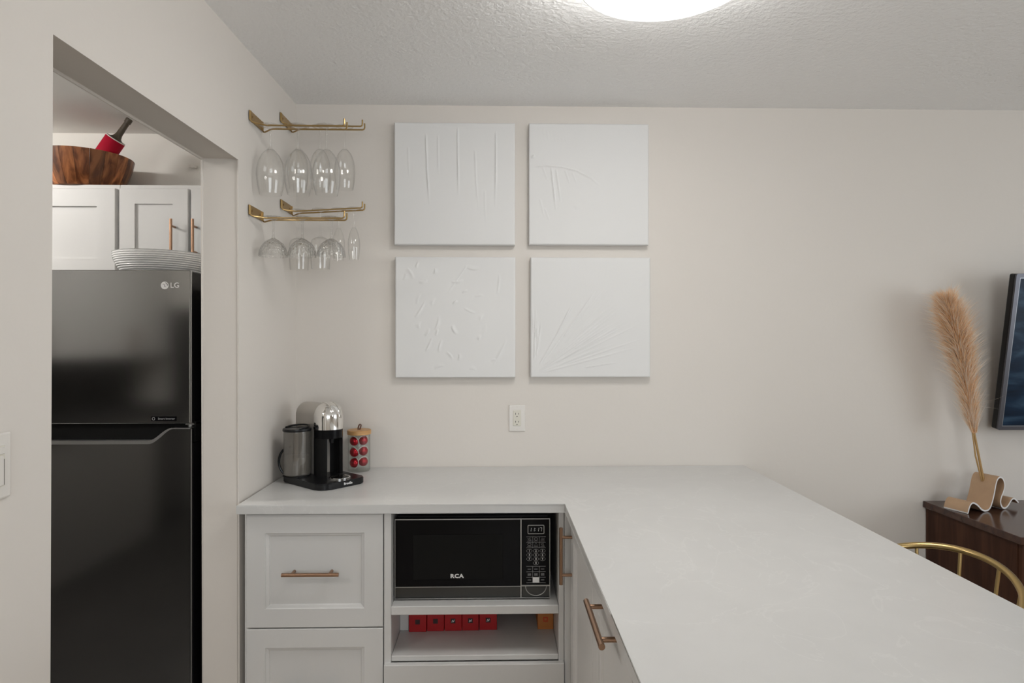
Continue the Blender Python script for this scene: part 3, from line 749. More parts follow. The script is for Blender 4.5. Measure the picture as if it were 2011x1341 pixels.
# ribbed bowl on the fridge
bm = bmesh.new()
prof = []
for k in range(61):
    t_ = k/60; r_ = 0.105 + 0.062*math.sin(t_*math.pi/2)**0.85; z_ = 0.108*t_
    prof.append((r_ + 0.0016*math.cos(k/60*14*2*math.pi), z_))
inner = [(r_-0.006, max(z_, 0.006)) for r_, z_ in prof[::-1]]
bm_lathe(bm, [(0, 0)] + prof + inner + [(0, 0.006)], 56)
tag(obj('ribbed_bowl', bm, M['bowl_glass'], loc=(-1.318, 2.50, 1.6825), smooth=True), 'wide grey ribbed glass bowl on top of the refrigerator', 'bowl')

# ------------------------------------------------------------------ kitchen wall cabinets above the fridge
def wall_cab(x0, x1, label, doors):
    o = thing('wall_cabinet', label, 'cabinet', ((x0+x1)/2, 2.93, 1.725))
    box_part('body', M['cab'], o, (x0, x1, 2.782, KY-0.002, 1.725, 2.133))
    for a, b, hx in doors:
        front(o, a, b, 1.730, 2.113, 2.760, PULL_U if hx is not None else None, ((hx or 0)-(a+b)/2, 1.89-(1.730+2.113)/2, 0.0), st=0.066 if hx else 0.078, style='shaker', name='door')
    return o
wall_cab(-2.33, -1.6455, 'white shaker wall cabinet under the wooden bowl', ((-2.318, -2.262, None), (-2.255, -1.654, None)))
wall_cab(-1.6450, -1.02, 'white shaker wall cabinet with bronze handles above the refrigerator', ((-1.637, -1.343, -1.398), (-1.330, -1.035, -1.306)))

# wooden salad bowl made of staves
wb = thing('wooden_bowl', 'large acacia wood salad bowl on top of the wall cabinet', 'bowl', (-1.862, 2.895, 2.1335))
NS = 20
bm = bmesh.new()
prof = [(0.128, 0.0), (0.140, 0.012), (0.160, 0.055), (0.177, 0.10), (0.188, 0.147)]; prin = [(r_-0.016, z_ if i else 0.012) for i, (r_, z_) in enumerate(prof)]
cells = []
for a in (0.0006/0.18, 2*math.pi/NS*0.33, 2*math.pi/NS*0.67, 2*math.pi/NS - 0.0006/0.18):
    cells.append([bm.verts.new((r_*math.cos(a), r_*math.sin(a), z_)) for r_, z_ in prof + prin[::-1]])
nn = len(cells[0])
for a, b in zip(cells[:-1], cells[1:]):
    for k in range(nn): bm.faces.new((a[k], a[(k+1) % nn], b[(k+1) % nn], b[k]))
bm.faces.new(cells[0]); bm.faces.new(cells[-1][::-1])
stave = finish(bm, True, 35)
for k in range(NS): obj('stave', stave, M['acacia'], wb, rot=(0, 0, 2*math.pi*k/NS))
bm = bmesh.new(); bm_lathe(bm, [(0, 0.0), (0.126, 0.0), (0.126, 0.011), (0, 0.011)], 40); obj('bottom', bm, M['acacia'], wb)

# bottle in a red sleeve leaning in the bowl
bt_dir = Vector((0.574, -0.02, 0.818)).normalized()
bt_top = Vector((-1.702, 2.845, 2.3515))
q = bt_dir.to_track_quat('Z', 'Y').to_euler()
bt = thing('sleeved_bottle', 'dark bottle in a red sleeve leaning out of the wooden bowl', 'bottle', bt_top - bt_dir*0.19, q)
bm = bmesh.new(); bm_lathe(bm, [(0, 0), (0.040, 0), (0.0415, 0.004), (0.0415, 0.187), (0.0395, 0.190), (0.0365, 0.188), (0.0365, 0.15), (0, 0.15)], 36); obj('sleeve', bm, M['red_sleeve'], bt, smooth=True)
bm = bmesh.new(); bm_lathe(bm, [(0.0415, 0.1872), (0.0420, 0.1885), (0.0395, 0.1915), (0.0368, 0.1895), (0.0372, 0.1885), (0.0395, 0.1903)], 36, close=True); obj('sleeve_rim', bm, M['white_edge'], bt, smooth=True)
bm = bmesh.new(); bm_lathe(bm, [(0, 0.1505), (0.035, 0.1505), (0.035, 0.178), (0.031, 0.187), (0.018, 0.200), (0.0135, 0.215), (0.0118, 0.26), (0.0118, 0.276), (0.0142, 0.278), (0.0142, 0.298), (0.012, 0.300), (0, 0.300)], 32); obj('bottle', bm, M['bottle'], bt, smooth=True)
bm = bmesh.new(); bm_box(bm, -0.030, 0.0, -0.03, 0.0, -0.008, 0.008, 0.003, 1)
tag(obj('wall_bracket', bm, M['trimwhite'], loc=(-1.462, KY, 2.297)), 'tiny grey bracket on the kitchen wall beside the door jamb', 'bracket')

# kitchen furniture that the fridge doors mirror
kc = thing('mirrored_cabinet', 'white wall cabinet mirrored in the freezer door', 'cabinet', (-3.03, -0.2, 1.33))
box_part('body', M['cab'], kc, (-3.198, -2.875, -1.195, 0.95, 1.33, 2.13))
for a, b, hy in ((0.93, 0.44, 0.47), (0.43, -0.06, 0.40), (-0.07, -0.56, -0.53), (-0.57, -1.06, -0.6)):
    o = obj('door', panel_front(abs(a-b), 0.78, style='shaker'), M['cab'], kc, Vector((-2.853, (a+b)/2, 1.73)) - kc.location, (0, 0, R(90)))
    obj('handle', PULL_V, M['copper'], o, (hy-(a+b)/2, 0, -0.27))
kb = thing('mirrored_counter', 'dark kitchen base units mirrored in the fridge door', 'cabinet', (-2.87, -0.2, 0))
box_part('base_unit', mat('grey units', (0.26, 0.255, 0.25), 0.5), kb, (-3.198, -2.60, -0.45, 0.95, 0.0065, 0.88))
box_part('oven', mat('dark oven', (0.02, 0.02, 0.02), 0.4), kb, (-3.198, -2.60, -1.195, -0.4505, 0.0065, 0.88))
box_part('worktop', mat('grey worktop', (0.045, 0.044, 0.043), 0.8, spec=0.1), kb, (-3.198, -2.575, -1.195, 0.97, 0.8805, 0.915))
box_part('backsplash', mat('dark backsplash', (0.075, 0.073, 0.07), 0.6, spec=0.1), kb, (-3.199, -3.19, -1.195, 0.95, 0.9155, 1.329))
box_part('added_dark_panel', mat('added dark panel', (0.05, 0.049, 0.047), 0.6, spec=0.1), kb, (-2.874, -2.10, -1.199, -1.19, 0.9155, 1.75))  # panel added on the rear wall to darken part of the freezer door reflection

# ------------------------------------------------------------------ glass racks and glasses
def rack(y0, y1, z, yn, yf, ptop, label, tilt=0.0):
    xw = WX((y0+y1)/2)
    o = thing('glass_rack', label, 'rack', (xw, (y0+y1)/2, z), group='wall mounted glass racks')
    yc = (y0+y1)/2; hy = (y1-y0)/2
    bm = bmesh.new(); bm_box(bm, 0.0015, 0.0055, -hy, hy, ptop-z-0.034, ptop-z, 0.0006, 1); pl = obj('wall_plate', bm, M['gold'], o)
    for s in (-0.6, 0.6):
        bm = bmesh.new(); bm_tube(bm, [(0.005, s*hy, ptop-z-0.017), (0.0075, s*hy, ptop-z-0.017)], 0.004, 12); obj('screw', bm, M['gold'], pl)
    xe = -0.545 - xw
    for ye, yr in ((-hy+0.003, yn-yc), (hy-0.003, yf-yc)):
        top = ptop-z-0.002
        pts = [(0.0065, ye, top), (0.0065, ye, 0.006), (0.009, ye*0.97, 0.0015), (0.016, ye*0.9, -0.001), (0.050, yr*1.05, -0.001), (0.058, yr, 0), (xe-0.008, yr, tilt), (xe-0.002, yr, tilt+0.003), (xe, yr, tilt+0.008), (xe, yr, tilt+0.026)]
        bm = bmesh.new(); bm_tube(bm, pts, 0.0030, 8); obj('rod', bm, M['gold'], o, smooth=True)
    return o
RACKS = [
    rack(2.210, 2.330, 2.216, 2.250, 2.288, 2.256, 'gold wine glass rack, upper one nearer the kitchen opening'),
    rack(2.510, 2.635, 2.317, 2.550, 2.592, 2.357, 'gold wine glass rack, upper one nearer the corner'),
    rack(2.206, 2.330, 1.888, 2.250, 2.288, 1.926, 'gold glass rack holding cut coupes, lower one nearer the kitchen opening'),
    rack(2.515, 2.645, 1.974, 2.550, 2.592, 2.014, 'gold glass rack holding flutes, lower one nearer the corner', 0.014)]

def glass_mesh(kind):
    """hangs upside down: z=0 is the underside of the foot flange resting on the rods"""
    th = 0.0012; n = 28
    if kind == 'wine': foot, stem_l, H, shape = 0.037, 0.078, 0.245, [(0, .004), (.06, .017), (.15, .030), (.28, .041), (.42, .0475), (.58, .0495), (.8, .046), (1, .039)]
    elif kind == 'wine_small': foot, stem_l, H, shape = 0.034, 0.086, 0.253, [(0, .004), (.06, .016), (.15, .027), (.28, .0355), (.42, .040), (.6, .0415), (.8, .039), (1, .034)]
    elif kind == 'coupe': foot, stem_l, H, shape = 0.036, 0.072, 0.138, [(0, .004), (.12, .019), (.3, .034), (.5, .043), (.75, .049), (1, .0505)]
    elif kind == 'goblet': foot, stem_l, H, shape = 0.034, 0.108, 0.240, [(0, .004), (.04, .020), (.10, .033), (.2, .039), (.5, .041), (1, .036)]
    else: foot, stem_l, H, shape = 0.029, 0.072, 0.208, [(0, .004), (.1, .012), (.25, .019), (.45, .0245), (.65, .0245), (1, .0195)]
    pr = [(0, 0.0025), (foot*.9, 0.0030), (foot, 0.0014), (foot, 0.0), (foot*.5, -0.003), (.006, -0.008), (.0036, -0.018), (.0034, -stem_l*.6), (.0042, -stem_l+.004)]
    hb = H-stem_l
    xs_ = np.linspace(0.11, 1, 18)**1.7; sx = [s[0] for s in shape]; sr = [s[1] for s in shape]
    outer = [(float(np.interp(x, sx, sr)), -stem_l - hb*float(x)) for x in xs_]
    inner = [(max(r_-th, .001), z_) for r_, z_ in outer[::-1]][:-1]
    bm = bmesh.new(); bm_lathe(bm, pr + outer + inner + [(0, -stem_l-hb*float(xs_[1])*0.9)], n)
    me = finish(bm, True, 50); me.materials.append(M['glass_cut'] if kind == 'coupe' else M['glass']); return me
GM = {k: glass_mesh(k) for k in ('wine', 'wine_small', 'coupe', 'goblet', 'flute')}
def hang(kind, name, rk, x, y, z, label, group):
    o = obj(name, GM[kind], None, loc=(x, y, z+0.0035), rot=(0, 0, x*13)); tag(o, label, 'glass', group)
wh = ('nearest the wall', 'in the middle', 'at the open end')
for x, w_ in zip((-0.812, -0.713, -0.613), wh): hang('wine', 'wine_glass', 0, x, 2.269, 2.2162, 'large wine glass hanging %s of the upper front rack' % w_, 'large wine glasses')
for x, w_ in zip((-0.810, -0.720, -0.621), wh): hang('wine_small', 'wine_glass', 1, x, 2.571, 2.3172, 'slimmer wine glass hanging %s of the upper rear rack' % w_, 'slim wine glasses')
for x, w_ in zip((-0.802, -0.699, -0.596), wh): hang('coupe', 'coupe_glass', 2, x, 2.269, 1.8882, 'cut crystal coupe hanging %s of the lower front rack' % w_, 'cut crystal coupes')
for x, w_ in zip((-0.805, -0.719), ('nearest the wall', 'second from the wall')): hang('goblet', 'goblet', 3, x, 2.571, 1.9742 + (x+.86)/.315*.014, 'broad goblet hanging %s on the lower rear rack' % w_, 'goblets')
for x, w_ in zip((-0.6455, -0.584), ('next to the goblets', 'at the open end')): hang('flute', 'champagne_flute', 3, x, 2.571, 1.9742 + (x+.86)/.315*.014, 'champagne flute hanging %s of the lower rear rack' % w_, 'champagne flutes')

# ------------------------------------------------------------------ coffee machine (local x = its front, local y = its width)
ang = math.atan2(-0.662, 0.749)
cm = thing('coffee_machine', 'chrome-headed black capsule coffee machine in the counter corner', 'coffee machine', (-0.660, 2.470, 0.9122), (0, 0, ang))
def rounded_poly(x0, x1, y0, y1, rs, n=8):
    """corner radii in the order (x1,y0) (x1,y1) (x0,y1) (x0,y0)"""
    pts = []
    for (cx, cy, sx, sy, a0), r_ in zip(((x1, y0, -1, 1, -90), (x1, y1, -1, -1, 0), (x0, y1, 1, -1, 90), (x0, y0, 1, 1, 180)), rs):
        for k in range(n+1):
            a = R(a0 + 90*k/n); pts.append((cx+sx*r_+r_*math.cos(a), cy+sy*r_+r_*math.sin(a)))
    return pts
bm = bmesh.new(); bm_prism(bm, rounded_poly(-0.115, 0.160, -0.137, 0.062, (.045, .03, .03, .03)), 0, 0.024, 0.003, 2); base = obj('base', bm, M['black_satin'], cm, smooth=True)
# black column with the cup alcove facing the front
bm = bmesh.new(); ro, ri = 0.0545, 0.036
pts = [(ro*math.cos(a), ro*math.sin(a)) for a in [R(38 + (360-76)*k/40) for k in range(41)]]
pts += [(0.010 + ri*math.cos(a), ri*math.sin(a)) for a in [R(-52 - (360-104)*k/24) for k in range(25)]]
bm_prism(bm, pts, 0.024, 0.165); obj('column', bm, M['black_matte'], cm, smooth=True, angle=30)
bm = bmesh.new(); bm_lathe(bm, [(0, 0.1651), (ro, 0.1651), (ro, 0.197), (0, 0.197)], 48); obj('brew_head', bm, M['black_gloss'], cm, smooth=True)
bm = bmesh.new(); bm_tube(bm, [(0.022, 0, 0.166), (0.022, 0, 0.145)], [0.011, 0.008], 14); obj('spout', bm, M['black_satin'], cm, smooth=True)
bm = bmesh.new()
prof = [(0.0545, 0.1972), (0.0565, 0.199), (0.0565, 0.245)] + [(0.0565*math.cos(R(a)), 0.245+0.058*math.sin(R(a))) for a in range(6, 90, 6)] + [(0, 0.303)]
bm_lathe(bm, [(0, 0.1972)] + prof, 56); dome = obj('chrome_dome', bm, M['chrome'], cm, smooth=True)
bm = bmesh.new()                                               # lever arched over the dome
arc = [(0.0600*math.cos(R(a)), 0.0, 0.243+0.0610*math.sin(R(a))) for a in range(0, 181, 9)]
for s in (-0.017, 0.017):
    bm_tube(bm, [(x*math.sqrt(max(0, 1-(s/0.06)**2)), s, 0.243+(z-0.243)*math.sqrt(1-(s/0.06)**2)) for x, y, z in arc], 0.0016, 6)
obj('lever', bm, M['chrome'], dome, smooth=True)
# grey arched body behind the head
bm = bmesh.new()
hw = 0.0455; zc = 0.250; L_ = 0.19; secs = []
outl = [(-hw, 0.024)] + [(-hw*math.cos(R(a)), zc+hw*math.sin(R(a))) for a in range(0, 181, 10)] + [(hw, 0.024)]
xsq = [-0.02, -0.08, -0.13] + [-0.145 - 0.045*math.sin(R(a)) for a in (15, 35, 55, 70, 80, 87)]
for i, x in enumerate(xsq):
    k = 1.0 if i < 3 else math.cos(R((15, 35, 55, 70, 80, 87)[i-3]))*0.9+0.1
    ky = max(k, 0.12)
    secs.append([bm.verts.new((x, y*ky if abs(y) > 0 else 0, 0.024 + (z-0.024)*(1-(1-ky)*0.17))) for y, z in outl])
for a, b in zip(secs[:-1], secs[1:]):
    for k in range(len(a)-1): bm.faces.new((a[k], a[k+1], b[k+1], b[k]))
    bm.faces.new((a[-1], a[0], b[0], b[-1]))
bm.faces.new(secs[0]); bm.faces.new(secs[-1][::-1])
obj('rear_body', bm, M['satin_grey'], cm, smooth=True, angle=35)
# ribbed water tank and its lid
tx, ty = -0.060, -0.0985
bm = bmesh.new(); prof = [(0, 0.027), (0.047, 0.027)]
for k in range(33):
    z_ = 0.030 + k*0.005; prof += [(0.0492, z_), (0.0505, z_+0.0022)]
prof += [(0.0495, 0.195), (0.0475, 0.195)] + [(0.0475, 0.033), (0, 0.033)]
bm_lathe(bm, prof, 48, (tx, ty, 0)); tk = obj('water_tank', bm, M['tank'], cm, smooth=True, angle=60); tk['label'] = 'smoked ribbed water tank'
bm = bmesh.new(); bm_lathe(bm, [(0, 0.0335), (0.0465, 0.0335), (0.0465, 0.098), (0, 0.098)], 36, (tx, ty, 0)); obj('water', bm, M['tank_in'], tk)
bm = bmesh.new(); bm_lathe(bm, [(0, 0.1955), (0.0525, 0.1955), (0.0535, 0.199), (0.0525, 0.205), (0.046, 0.207), (0, 0.207)], 40, (tx, ty, 0)); lid = obj('tank_lid', bm, M['black_satin'], cm, smooth=True)
bm = bmesh.new(); bm_tube(bm, [(tx+0.043*math.cos(R(a)), ty+0.043*math.sin(R(a)), 0.208+0.006*math.sin(R((a+20)*180/240))) for a in range(-20, 221, 12)], 0.0038, 8); obj('lid_handle', bm, M['black_satin'], lid, smooth=True)
bm = bmesh.new(); bm_lathe(bm, [(0, 0.0242), (0.052, 0.0242), (0.052, 0.0268), (0, 0.0268)], 36, (tx, ty, 0)); obj('tank_seat', bm, M['black_satin'], cm)
# drip grille
gx, gy = 0.104, -0.020
bm = bmesh.new(); bm_lathe(bm, [(0.034, 0.0242), (0.040, 0.0242), (0.040, 0.0280), (0.0385, 0.0290), (0.034, 0.0280)], 40, (gx, gy, 0), close=True); gr = obj('drip_grille', bm, M['chrome'], cm, smooth=True)
bm = bmesh.new(); bm_lathe(bm, [(0, 0.0242), (0.0338, 0.0242), (0.0338, 0.0252), (0, 0.0252)], 32, (gx, gy, 0)); obj('drip_tray', bm, M['black_matte'], gr)
for k in range(-4, 5):
    y_ = k*0.0072; h_ = math.sqrt(0.0345**2 - y_*y_)
    bm = bmesh.new(); bm_box(bm, gx-h_, gx+h_, gy+y_-0.0014, gy+y_+0.0014, 0.0256, 0.0284); obj('grille_bar', bm, M['chrome'], gr)
o = obj('lettering', text_mesh('Breville', 0.0125, 0.0006, bold=0.0002), M['print_white'], cm, (0.1604, -0.022, 0.0125), (R(90), 0, R(90))); o['label'] = 'small white lettering Breville on the base'
cord = bmesh.new()
cpts = [(-0.100, -0.098, 0.128)]
for k in range(13):
    a = math.pi*k/12; s = math.sin(a)
    cpts.append((-0.108-0.030*s, -0.100-0.030*s, 0.072 + 0.056*math.cos(a)))
cpts.append((-0.100, -0.095, 0.012))
bm_tube(cord, cpts, 0.0046, 8); obj('side_handle', cord, M['black_satin'], cm, smooth=True)

# capsule jar
jx, jy = -0.578, 2.640
jar = thing('capsule_jar', 'glass jar with bamboo lid beside the coffee machine', 'jar', (jx, jy, 0.9122))
bm = bmesh.new(); bm_lathe(bm, [(0, 0), (0.043, 0), (0.0455, 0.004), (0.0455, 0.151), (0.0440, 0.151), (0.0440, 0.005), (0, 0.005)], 40); obj('glass_body', bm, M['glass_jar'], jar, smooth=True)
bm = bmesh.new(); bm_lathe(bm, [(0, 0.1515), (0.047, 0.1515), (0.049, 0.153), (0.049, 0.168), (0.047, 0.170), (0, 0.170)], 40); jl = obj('bamboo_lid', bm, M['bamboo'], jar, smooth=True)
bm = bmesh.new(); bm_tube(bm, [(-0.004, 0, 0.170), (-0.004, 0, 0.178), (-0.001, 0, 0.188), (0.004, 0, 0.1935), (0.008, 0, 0.190), (0.006, 0, 0.180), (0.002, 0, 0.170)], 0.0028, 8); obj('loop', bm, M['leather'], jl, smooth=True)
cap_d = bmesh.new(); bm_lathe(cap_d, [(0.0196, 0), (0.0194, 0.005), (0.0178, 0.012), (0.0133, 0.018), (0.007, 0.0212), (0, 0.022)], 24); CAP_D = finish(cap_d, True); CAP_D.materials.append(M['capsule'])
cap_r = bmesh.new(); bm_lathe(cap_r, [(0, -0.0008), (0.0230, -0.0008), (0.0238, 0.0004), (0.0230, 0.0016), (0.0196, 0.0012)], 24); CAP_R = finish(cap_r, True); CAP_R.materials.append(M['capsule_rim'])
spots = []
for k in range(3):
    spots.append((-0.0150, -0.010, 0.034 + k*0.0460, (-0.60, -0.80, -0.45 if k else 0.10), 'left', k))
    spots.append((0.0155, -0.002, 0.040 + k*0.0440, (0.60, -0.70, -0.50), 'right', k))
ordn = ('lowest', 'middle', 'topmost')
for dx, dy, dz, d, sd, k in spots:
    o = thing('coffee_capsule', 'red coffee capsule, %s in the %s column of the jar' % (ordn[k], sd), 'capsule', (jx+dx, jy+dy, 0.9122+dz), Vector(d).normalized().to_track_quat('Z', 'Y').to_euler(), 'coffee capsules in the jar')
    obj('dome', CAP_D, None, o); obj('rim', CAP_R, None, o)

# ------------------------------------------------------------------ television
TV_W, TV_H = 1.13, 0.664
tv = thing('television', 'flat television tilted on the back wall above the sideboard', 'television', (2.134 + TV_W/2, 2.640, 1.072), (R(8.6), 0, 0))
bm = bmesh.new(); bm_box(bm, -TV_W/2, TV_W/2, 0.006, 0.040, 0, TV_H, 0.008, 3); obj('back_shell', bm, M['black_satin'], tv)
bm = bmesh.new(); front_ring(bm, 0, TV_H/2, TV_W/2, TV_H/2, 0.016, -0.001, n=5, rad=0.008, depth=0.008); obj('bezel', bm, M['bezel'], tv)
bm = bmesh.new(); front_ring(bm, 0, TV_H/2, TV_W/2-0.0155, TV_H/2-0.0155, 0.004, 0.000, n=2, rad=0.002, depth=0.006); obj('bezel_line', bm, M['bezel_in'], tv)
bm = bmesh.new(); bm_box(bm, -TV_W/2+0.018, TV_W/2-0.018, 0.002, 0.0058, 0.018, TV_H-0.018); obj('screen', bm, M['screen'], tv)
bm = bmesh.new(); bm_box(bm, -0.2, 0.2, 0.0405, 0.052, 0.15, 0.5); bm_box(bm, -0.15, 0.15, 0.052, 0.07, 0.16, 0.20); obj('wall_mount', bm, M['black_matte'], tv)
# ------------------------------------------------------------------ sideboard
sb = thing('sideboard', 'dark walnut sideboard under the television', 'sideboard', (2.60, 2.45, 0))
SX0, SX1, SY0, SY1 = 1.868, 3.33, 2.205, DY-0.004
bm = bmesh.new(); bm_box(bm, 1.855, 3.343, 2.190, SY1, 0.727, 0.755, 0.002, 1); wpart('top', bm, M['walnut_top'], sb)
box_part('body', M['walnut'], sb, (SX0, SX1, SY0+0.018, SY1, 0.15, 0.7265), 0.002)
for k in range(3):
    a = SX0 + 0.004 + k*(SX1-SX0-0.004)/3; b = a + (SX1-SX0-0.004)/3 - 0.004
    d = box_part('door', M['walnut'], sb, (a, b, SY0, SY0+0.0175, 0.156, 0.722), 0.0015)
    bm = bmesh.new(); bm_tube(bm, [((a+b)/2-0.06, SY0-0.018, 0.66), ((a+b)/2+0.06, SY0-0.018, 0.66)], 0.005, 10)
    for s in (-0.045, 0.045): bm_tube(bm, [((a+b)/2+s, SY0-0.018, 0.66), ((a+b)/2+s, SY0, 0.66)], 0.004, 8)
    bmesh.ops.translate(bm, verts=bm.verts, vec=-sb.location); obj('handle', bm, M['brass'], d, smooth=True)
for x in (SX0+0.06, SX1-0.06):
    for y in (SY0+0.07, SY1-0.06):
        bm = bmesh.new(); bm_tube(bm, [(x, y, 0.1495), (x, y, 0.0)], [0.022, 0.014], 12); wpart('leg', bm, M['walnut'], sb)

# wave-shaped holder
raw = [(480, 915), (488, 870), (505, 800), (530, 745), (560, 722), (600, 728), (650, 765), (700, 818), (740, 842), (785, 846), (825, 825), (855, 780), (882, 700), (905, 610), (925, 510), (942, 420), (965, 345), (1000, 303), (1040, 305), (1072, 345), (1090, 410), (1085, 480), (1062, 555), (1035, 620), (1020, 690), (1030, 755), (1062, 798), (1105, 800), (1150, 758), (1185, 700), (1215, 660), (1250, 648), (1290, 675), (1325, 715)]
def cr(pts, m_=4):
    out_ = []
    for i in range(len(pts)-1):
        p0, p1, p2, p3 = (np.array(pts[max(0, min(len(pts)-1, j))]) for j in (i-1, i, i+1, i+2))
        for k in range(m_):
            t_ = k/m_
            out_.append(0.5*((2*p1)+(-p0+p2)*t_+(2*p0-5*p1+4*p2-p3)*t_**2+(-p0+3*p1-3*p2+p3)*t_**3))
    out_.append(np.array(pts[-1])); return out_
curve = [((x-480)*0.000358, max(0.0, (845-0.12*(x-775)-y)*0.000252)) for x, y in cr(raw)]
wv = thing('wave_holder', 'tan wave-shaped holder with white edge standing on the sideboard', 'holder', (1.892, 2.492, 0.7556), (0, 0, math.atan2(0.31, 0.95)))
bm = bmesh.new(); th_ = 0.0032; rows = []
for i, (s, z) in enumerate(curve):
    a = np.array(curve[max(0, i-1)]); b = np.array(curve[min(len(curve)-1, i+1)]); d = (b-a)/np.linalg.norm(b-a); nx, nz = -d[1]*th_, d[0]*th_
    zc_ = z + th_ + 0.0006
    rows.append([bm.verts.new(p) for p in ((s+nx, 0, zc_+nz), (s+nx, 0.098, zc_+nz), (s-nx, 0.098, zc_-nz), (s-nx, 0, zc_-nz))])
white = []
for a, b in zip(rows[:-1], rows[1:]):
    for k in range(4):
        f_ = bm.faces.new((a[k], a[(k+1) % 4], b[(k+1) % 4], b[k]))
        if k in (1, 3): f_.material_index = 1
for r_ in (rows[0], rows[-1][::-1]): bm.faces.new(r_).material_index = 1
obj('ribbon', bm, [M['tan'], M['white_edge']], wv, smooth=True, angle=35)

# pampas grass
pg = thing('pampas_grass', 'dried beige pampas plume standing in the tan wave holder', 'plant', (2.035, 2.592, 0.800))
axis = [(2.047, 2.590, 0.800), (2.036, 2.592, 0.865), (2.000, 2.598, 1.066), (1.962, 2.600, 1.301), (1.925, 2.600, 1.47), (1.878, 2.598, 1.628)]
bm = bmesh.new(); bm_tube(bm, [Vector(p)-pg.location for p in axis[:4]], [0.0052, 0.005, 0.0042, 0.003], 8); obj('stem', bm, M['stem'], pg, smooth=True)
bm = bmesh.new(); bm_tube(bm, [Vector(p)-pg.location for p in ((2.027, 2.590, 0.865), (2.003, 2.594, 0.97), (1.993, 2.598, 1.07), (1.975, 2.60, 1.22))], [0.0035, 0.0034, 0.003, 0.002], 7); obj('stem', bm, M['stem'], pg, smooth=True)
AX = np.array(cr([np.array(p) for p in axis[2:]], 30))
rg = np.random.default_rng(11)
V, F, MI = [], [], []
def strand(p, d, L, wd, droop, mi, segs=3):
    d = d/np.linalg.norm(d); side_ = np.cross(d, rg.normal(size=3)); side_ /= np.linalg.norm(side_)
    b0 = len(V); cur = p.copy(); dirn = d.copy()
    for k in range(segs+1):
        w_ = wd*(1-k/segs)
        if k < segs: V.append((cur-side_*w_).tolist()); V.append((cur+side_*w_).tolist())
        else: V.append(cur.tolist())
        cur = cur + dirn*L/segs; dirn = dirn + droop*np.array([0, 0, -1.0]) + rg.normal(size=3)*0.10; dirn /= np.linalg.norm(dirn)
    for k in range(segs-1): F.append((b0+2*k, b0+2*k+1, b0+2*k+3, b0+2*k+2)); MI.append(mi)
    F.append((b0+2*segs-2, b0+2*segs-1, b0+2*segs)); MI.append(mi)
NA = len(AX)
for i in range(13000):
    t_ = rg.random()**0.9; j = min(NA-2, int(t_*(NA-1)))
    p = AX[j]; ax = AX[j+1]-AX[j]; ax /= np.linalg.norm(ax)
    rad = np.interp(t_, [0, .15, .4, .65, .85, 1.0], [.022, .040, .070, .090, .086, .055])
    th2 = rg.uniform(0, 2*math.pi); _, a_, b_ = frame_of(ax)
    o_ = np.array(a_)*math.cos(th2) + np.array(b_)*math.sin(th2)
    core = rg.random() < 0.70
    L_ = rg.uniform(.045, .085) if core else rg.uniform(.07, .13)
    fl = rg.uniform(.2, .75) if core else rg.uniform(.6, 1.2)
    if t_ > .85: L_ *= 0.75
    start = p + o_*rad*rg.uniform(0, .45)
    mi = int(rg.choice([0, 1, 2], p=[.45, .42, .13])) if core else int(rg.choice([1, 2], p=[.3, .7]))
    wd = rg.uniform(.0006, .0014) if core else rg.uniform(.0003, .0007)
    strand(start, ax + o_*fl*rad/.06, L_, wd, rg.uniform(.0, .12), mi)
for i in range(60):                                           # long stray wisps
    j = rg.integers(10, int(NA*.75)); p = AX[j]; s = 1 if rg.random() < .65 else -1
    strand(p, np.array([s*1.0, rg.normal()*.5, rg.uniform(-.1, .7)]), rg.uniform(.07, .135), .0011, rg.uniform(-.15, .1), 2, 5)
V = np.array(V) - np.array(pg.location)
me = bpy.data.meshes.new('plume'); me.from_pydata(V.tolist(), [], F)
for k in 'abc': me.materials.append(M['plume_'+k])
me.polygons.foreach_set('material_index', MI); me.update()
pl = obj('plume', me, None, pg); pl['kind'] = 'stuff'

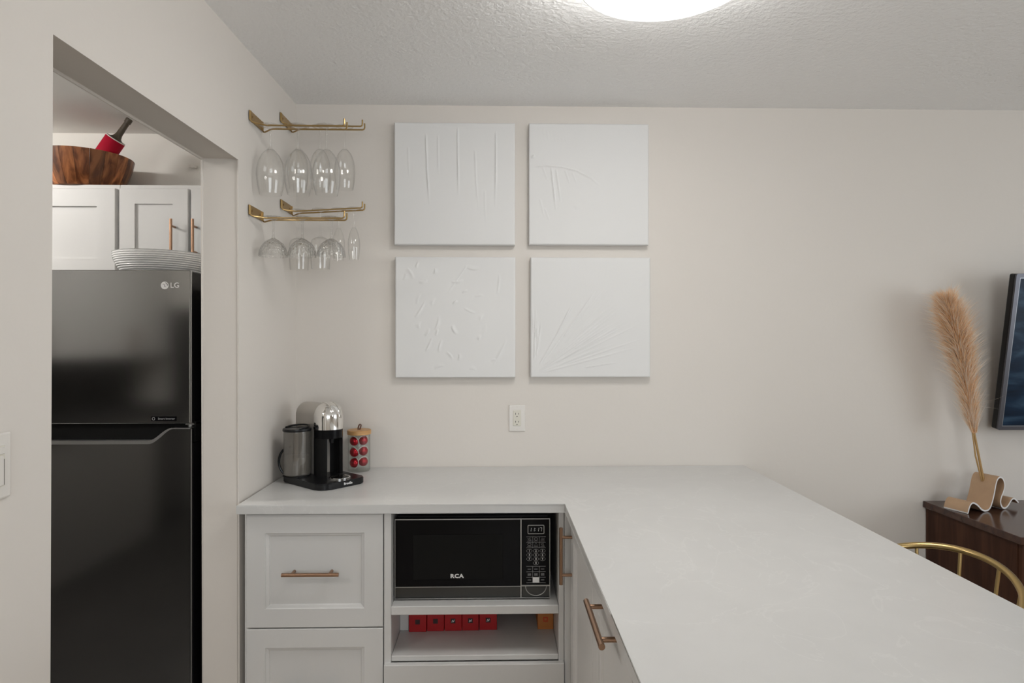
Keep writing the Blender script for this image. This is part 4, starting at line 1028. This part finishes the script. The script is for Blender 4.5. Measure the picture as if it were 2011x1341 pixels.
# ------------------------------------------------------------------ chair tucked at the peninsula
chx, chy, chr_, ph = 1.180, 1.7155, 0.214, 0.536
ch = thing('round_back_chair', 'brass metal chair with curved spindle back at the peninsula', 'chair', (chx, chy, 0))
def rail_pt(a, r_=chr_): return Vector((r_*math.cos(a+ph), r_*math.sin(a+ph), 0.7563 + 0.0795*math.cos(a)))
bm = bmesh.new(); bm_tube(bm, [rail_pt(R(a)) for a in range(-128, 129, 4)], 0.0098, 14); obj('top_rail', bm, M['brass'], ch, smooth=True)
for a in (-118, -88, -59, -30, 0, 30, 60, 90, 118):
    tp = rail_pt(R(a)); lo = Vector((0.165*math.cos(R(a)+ph), 0.165*math.sin(R(a)+ph), 0.452))
    bm = bmesh.new(); bm_tube(bm, [lo, tp], 0.0050, 10); obj('spindle', bm, M['brass'], ch, smooth=True)
bm = bmesh.new(); bm_lathe(bm, [(0, 0.425), (0.19, 0.425), (0.197, 0.432), (0.197, 0.446), (0.19, 0.453), (0, 0.453)], 40); obj('seat', bm, M['seat'], ch, smooth=True)
for k in range(4):
    a = R(45+90*k)+ph
    bm = bmesh.new(); bm_tube(bm, [(0.13*math.cos(a), 0.13*math.sin(a), 0.4245), (0.20*math.cos(a), 0.20*math.sin(a), 0.0)], [0.012, 0.008], 12); obj('leg', bm, M['brass'], ch, smooth=True)
bm = bmesh.new(); bm_tube(bm, [(0.175*math.cos(2*math.pi*k/36), 0.175*math.sin(2*math.pi*k/36), 0.15) for k in range(36)], 0.005, 8, closed=True); obj('foot_ring', bm, M['brass'], ch, smooth=True)

# ------------------------------------------------------------------ ceiling lights
def flush_light(x, y, r_, label, m):
    o = thing('ceiling_light', label, 'ceiling light', (x, y, CZ - (0.004 if x < -1 else 0)))
    bm = bmesh.new(); bm_lathe(bm, [(0, -0.0005), (r_-0.02, -0.0005), (r_-0.02, -0.05), (0, -0.05)], 48); obj('mounting_pan', bm, M['lamp_rim'], o, smooth=True)
    bm = bmesh.new(); bm_lathe(bm, [(r_-0.012, -0.004), (r_, -0.012), (r_, -0.100), (r_-0.004, -0.1075), (r_*0.85, -0.1100), (r_*0.5, -0.1115), (0, -0.112)], 64); obj('diffuser', bm, m, o, smooth=True)
    bm = bmesh.new(); bm_lathe(bm, [(r_+0.0005, -0.100), (r_+0.003, -0.100), (r_+0.003, -0.107), (r_-0.002, -0.1105), (r_-0.003, -0.1085)], 64, close=True); obj('rim', bm, M['lamp_rim'], o, smooth=True)
flush_light(0.420, 1.545, 0.227, 'round white glowing ceiling light over the peninsula', M['lamp'])
flush_light(-2.50, 2.00, 0.15, 'round kitchen ceiling light near the wooden bowl', M['klamp'])
flush_light(-1.95, 0.10, 0.15, 'unseen second kitchen light added to brighten the refrigerator reflection', M['klamp_added'])  # added out of view to brighten the kitchen and what the freezer door mirrors
